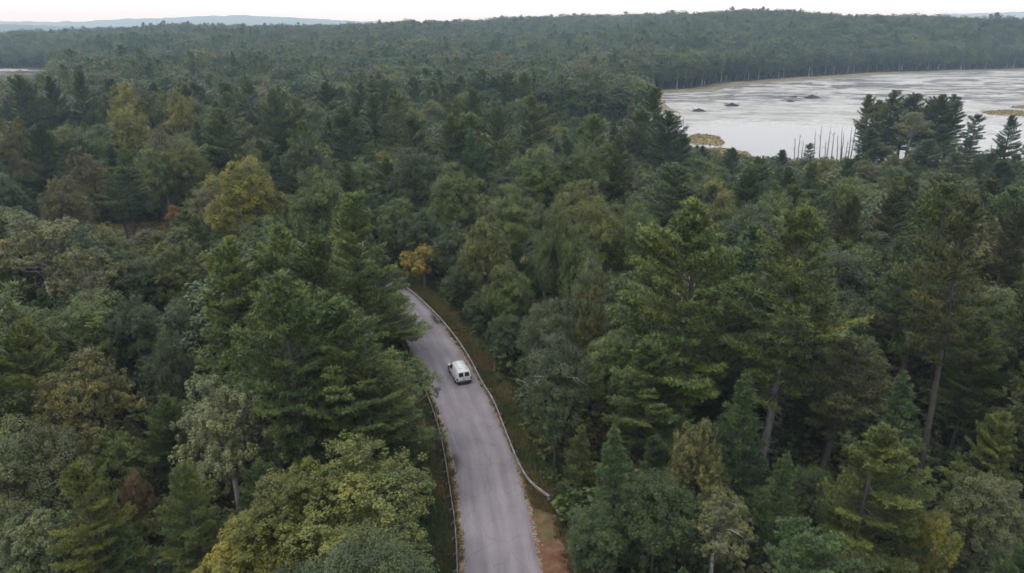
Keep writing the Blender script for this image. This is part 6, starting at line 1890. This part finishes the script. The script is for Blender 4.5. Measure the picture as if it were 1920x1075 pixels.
def quadpart(name, pts, mat, parent, th=.012):
    P = np.array(pts, float); n_ = np.cross(P[1]-P[0], P[2]-P[0]); n_ /= np.linalg.norm(n_); m_ = len(P)
    b = MB(); b.add(np.concatenate([P+n_*th, P-n_*.03]), Q=[tuple(range(4))] if m_ == 4 else None); b.add(np.concatenate([P+n_*th, P-n_*.03]), Q=[(i, i+m_, (i+1) % m_+m_, (i+1) % m_) for i in range(m_)])
    return b.build(name, mat, parent)
for sx in (-1, 1):
    dx0, dx1 = (.03, .80) if sx > 0 else (-.80, -.03)
    dp = quadpart('rear_door', [(dx0, -2.425, .62), (dx1, -2.425, .62), (dx1, -2.405, 1.04), (dx0, -2.405, 1.04)], M['paint'], van)
    wx0, wx1 = (.09, .66) if sx > 0 else (-.66, -.09)
    quadpart('rear_window', [(wx0, -2.415, 1.16), (wx1+.04*sx*0, -2.415, 1.16), (wx1, -2.36, 1.70), (wx0, -2.36, 1.70)], M['glass'], dp, .02)
    b = MB(); b.box((.11*sx, -2.45, .98), (.05, .03, .16)); b.build('door_handle', M['trim'], dp)
    b = MB(); b.box((.885*sx, -2.38, .86), (.16, .10, .34)); b.build('tail_light', M['lamp_red'], van)
    # side glass, mirror, wheels, headlight
    sd2 = quadpart('front_door', [(.992*sx, -.15, .50), (.992*sx, .95, .50), (.992*sx, .95, 1.0), (.992*sx, -.15, 1.0)][::sx], M['paint'], van, .006)
    quadpart('side_window', [(.955*sx, -.05, 1.10), (.955*sx, .98, 1.10), (.84*sx, .62, 1.62), (.80*sx, -.05, 1.70)][::sx], M['glass'], sd2, .03)
    mr2 = MB(); mr2.box((1.14*sx, .86, 1.16), (.22, .12, .24)); mi = mr2.build('wing_mirror', M['trim'], van); b = MB(); b.box((1.02*sx, .88, 1.10), (.12, .05, .05)); b.build('mirror_arm', M['trim'], mi)
    b = MB(); b.box((.66*sx, 2.40, .78), (.34, .12, .18)); b.build('headlight', M['lamp_clear'], van)
    for wy in (-1.42, 1.42):
        wroot = MB(); a = np.linspace(0, 2*math.pi, 25)[:-1]
        def disc(mb, rad, x0, x1, bev, n_=24):
            a_ = np.arange(n_)*2*math.pi/n_; V = []
            for xx, rr in ((x0, rad-bev), (x0+bev*sx, rad), (x1-bev*sx, rad), (x1, rad-bev)): V += [(xx, wy+math.cos(q)*rr, .34+math.sin(q)*rr) for q in a_]
            V += [(x0, wy, .34), (x1, wy, .34)]
            mb.add(V, Q=[(r_*n_+i, r_*n_+(i+1) % n_, (r_+1)*n_+(i+1) % n_, (r_+1)*n_+i) for r_ in range(3) for i in range(n_)], T=[(4*n_, (i+1) % n_, i) for i in range(n_)]+[(4*n_+1, 3*n_+i, 3*n_+(i+1) % n_) for i in range(n_)])
        wt = MB(); disc(wt, .345, .76*sx, .995*sx, .03); wo = wt.build('wheel', M['rubber'], van)
        wt = MB(); disc(wt, .20, .99*sx, 1.004*sx, .004); wt.build('rim', M['rim'], wo)
        wt = MB(); disc(wt, .43, .978*sx, .988*sx, .002); wt.build('wheel_arch', M['trim'], van)
quadpart('windscreen', [(.66, .86, 1.77), (-.66, .86, 1.77), (-.80, 1.46, 1.24), (.80, 1.46, 1.24)], M['glass'], van, .025)
b = MB(); b.box((0, -2.47, .47), (1.86, .14, .20)); b.build('rear_bumper', M['trim'], van)
b = MB(); b.box((0, -2.49, .33), (1.70, .10, .10)); b.build('bumper_valance', M['trim'], van)
b = MB(); b.box((0, 2.46, .50), (1.78, .12, .20)); b.build('front_bumper', M['trim'], van)
b = MB(); b.box((-.05, -2.447, .74), (.31, .015, .15)); b.build('licence_plate', M['plate'], van)
b = MB()
for q in range(5): b.box((.34+.07*q, -2.445, .80), (.045, .012, .06))
b.build('door_badge', M['trim'], van)
b = MB(); b.box((0, -.2, .32), (1.60, 4.2, .16)); b.build('underbody', M['rubber'], van)

# ------------------------------------------------------------------ damp hazy air over the whole land
hb = MB(); hb.box((0, 600, 113), (21000, 21000, 242)); hz = hb.mesh('haze', [])
hm, N, L = nmat('haze_air'); pv = node(N, 'ShaderNodeVolumePrincipled', inp={'Color': (.57, .79, 1.0, 1), 'Absorption Color': (1, 1, 1, 1), 'Density': HAZE_DENSITY, 'Anisotropy': .0}); pv.inputs['Density Attribute'].default_value = ''
ho_ = node(N, 'ShaderNodeOutputMaterial'); L.new(pv.outputs[0], ho_.inputs['Volume']); hz.materials.append(hm)
ho = bpy.data.objects.new('haze', hz); link(ho); tag(ho, 'pale bluish haze hanging over the distant forest', 'haze', kind='stuff')
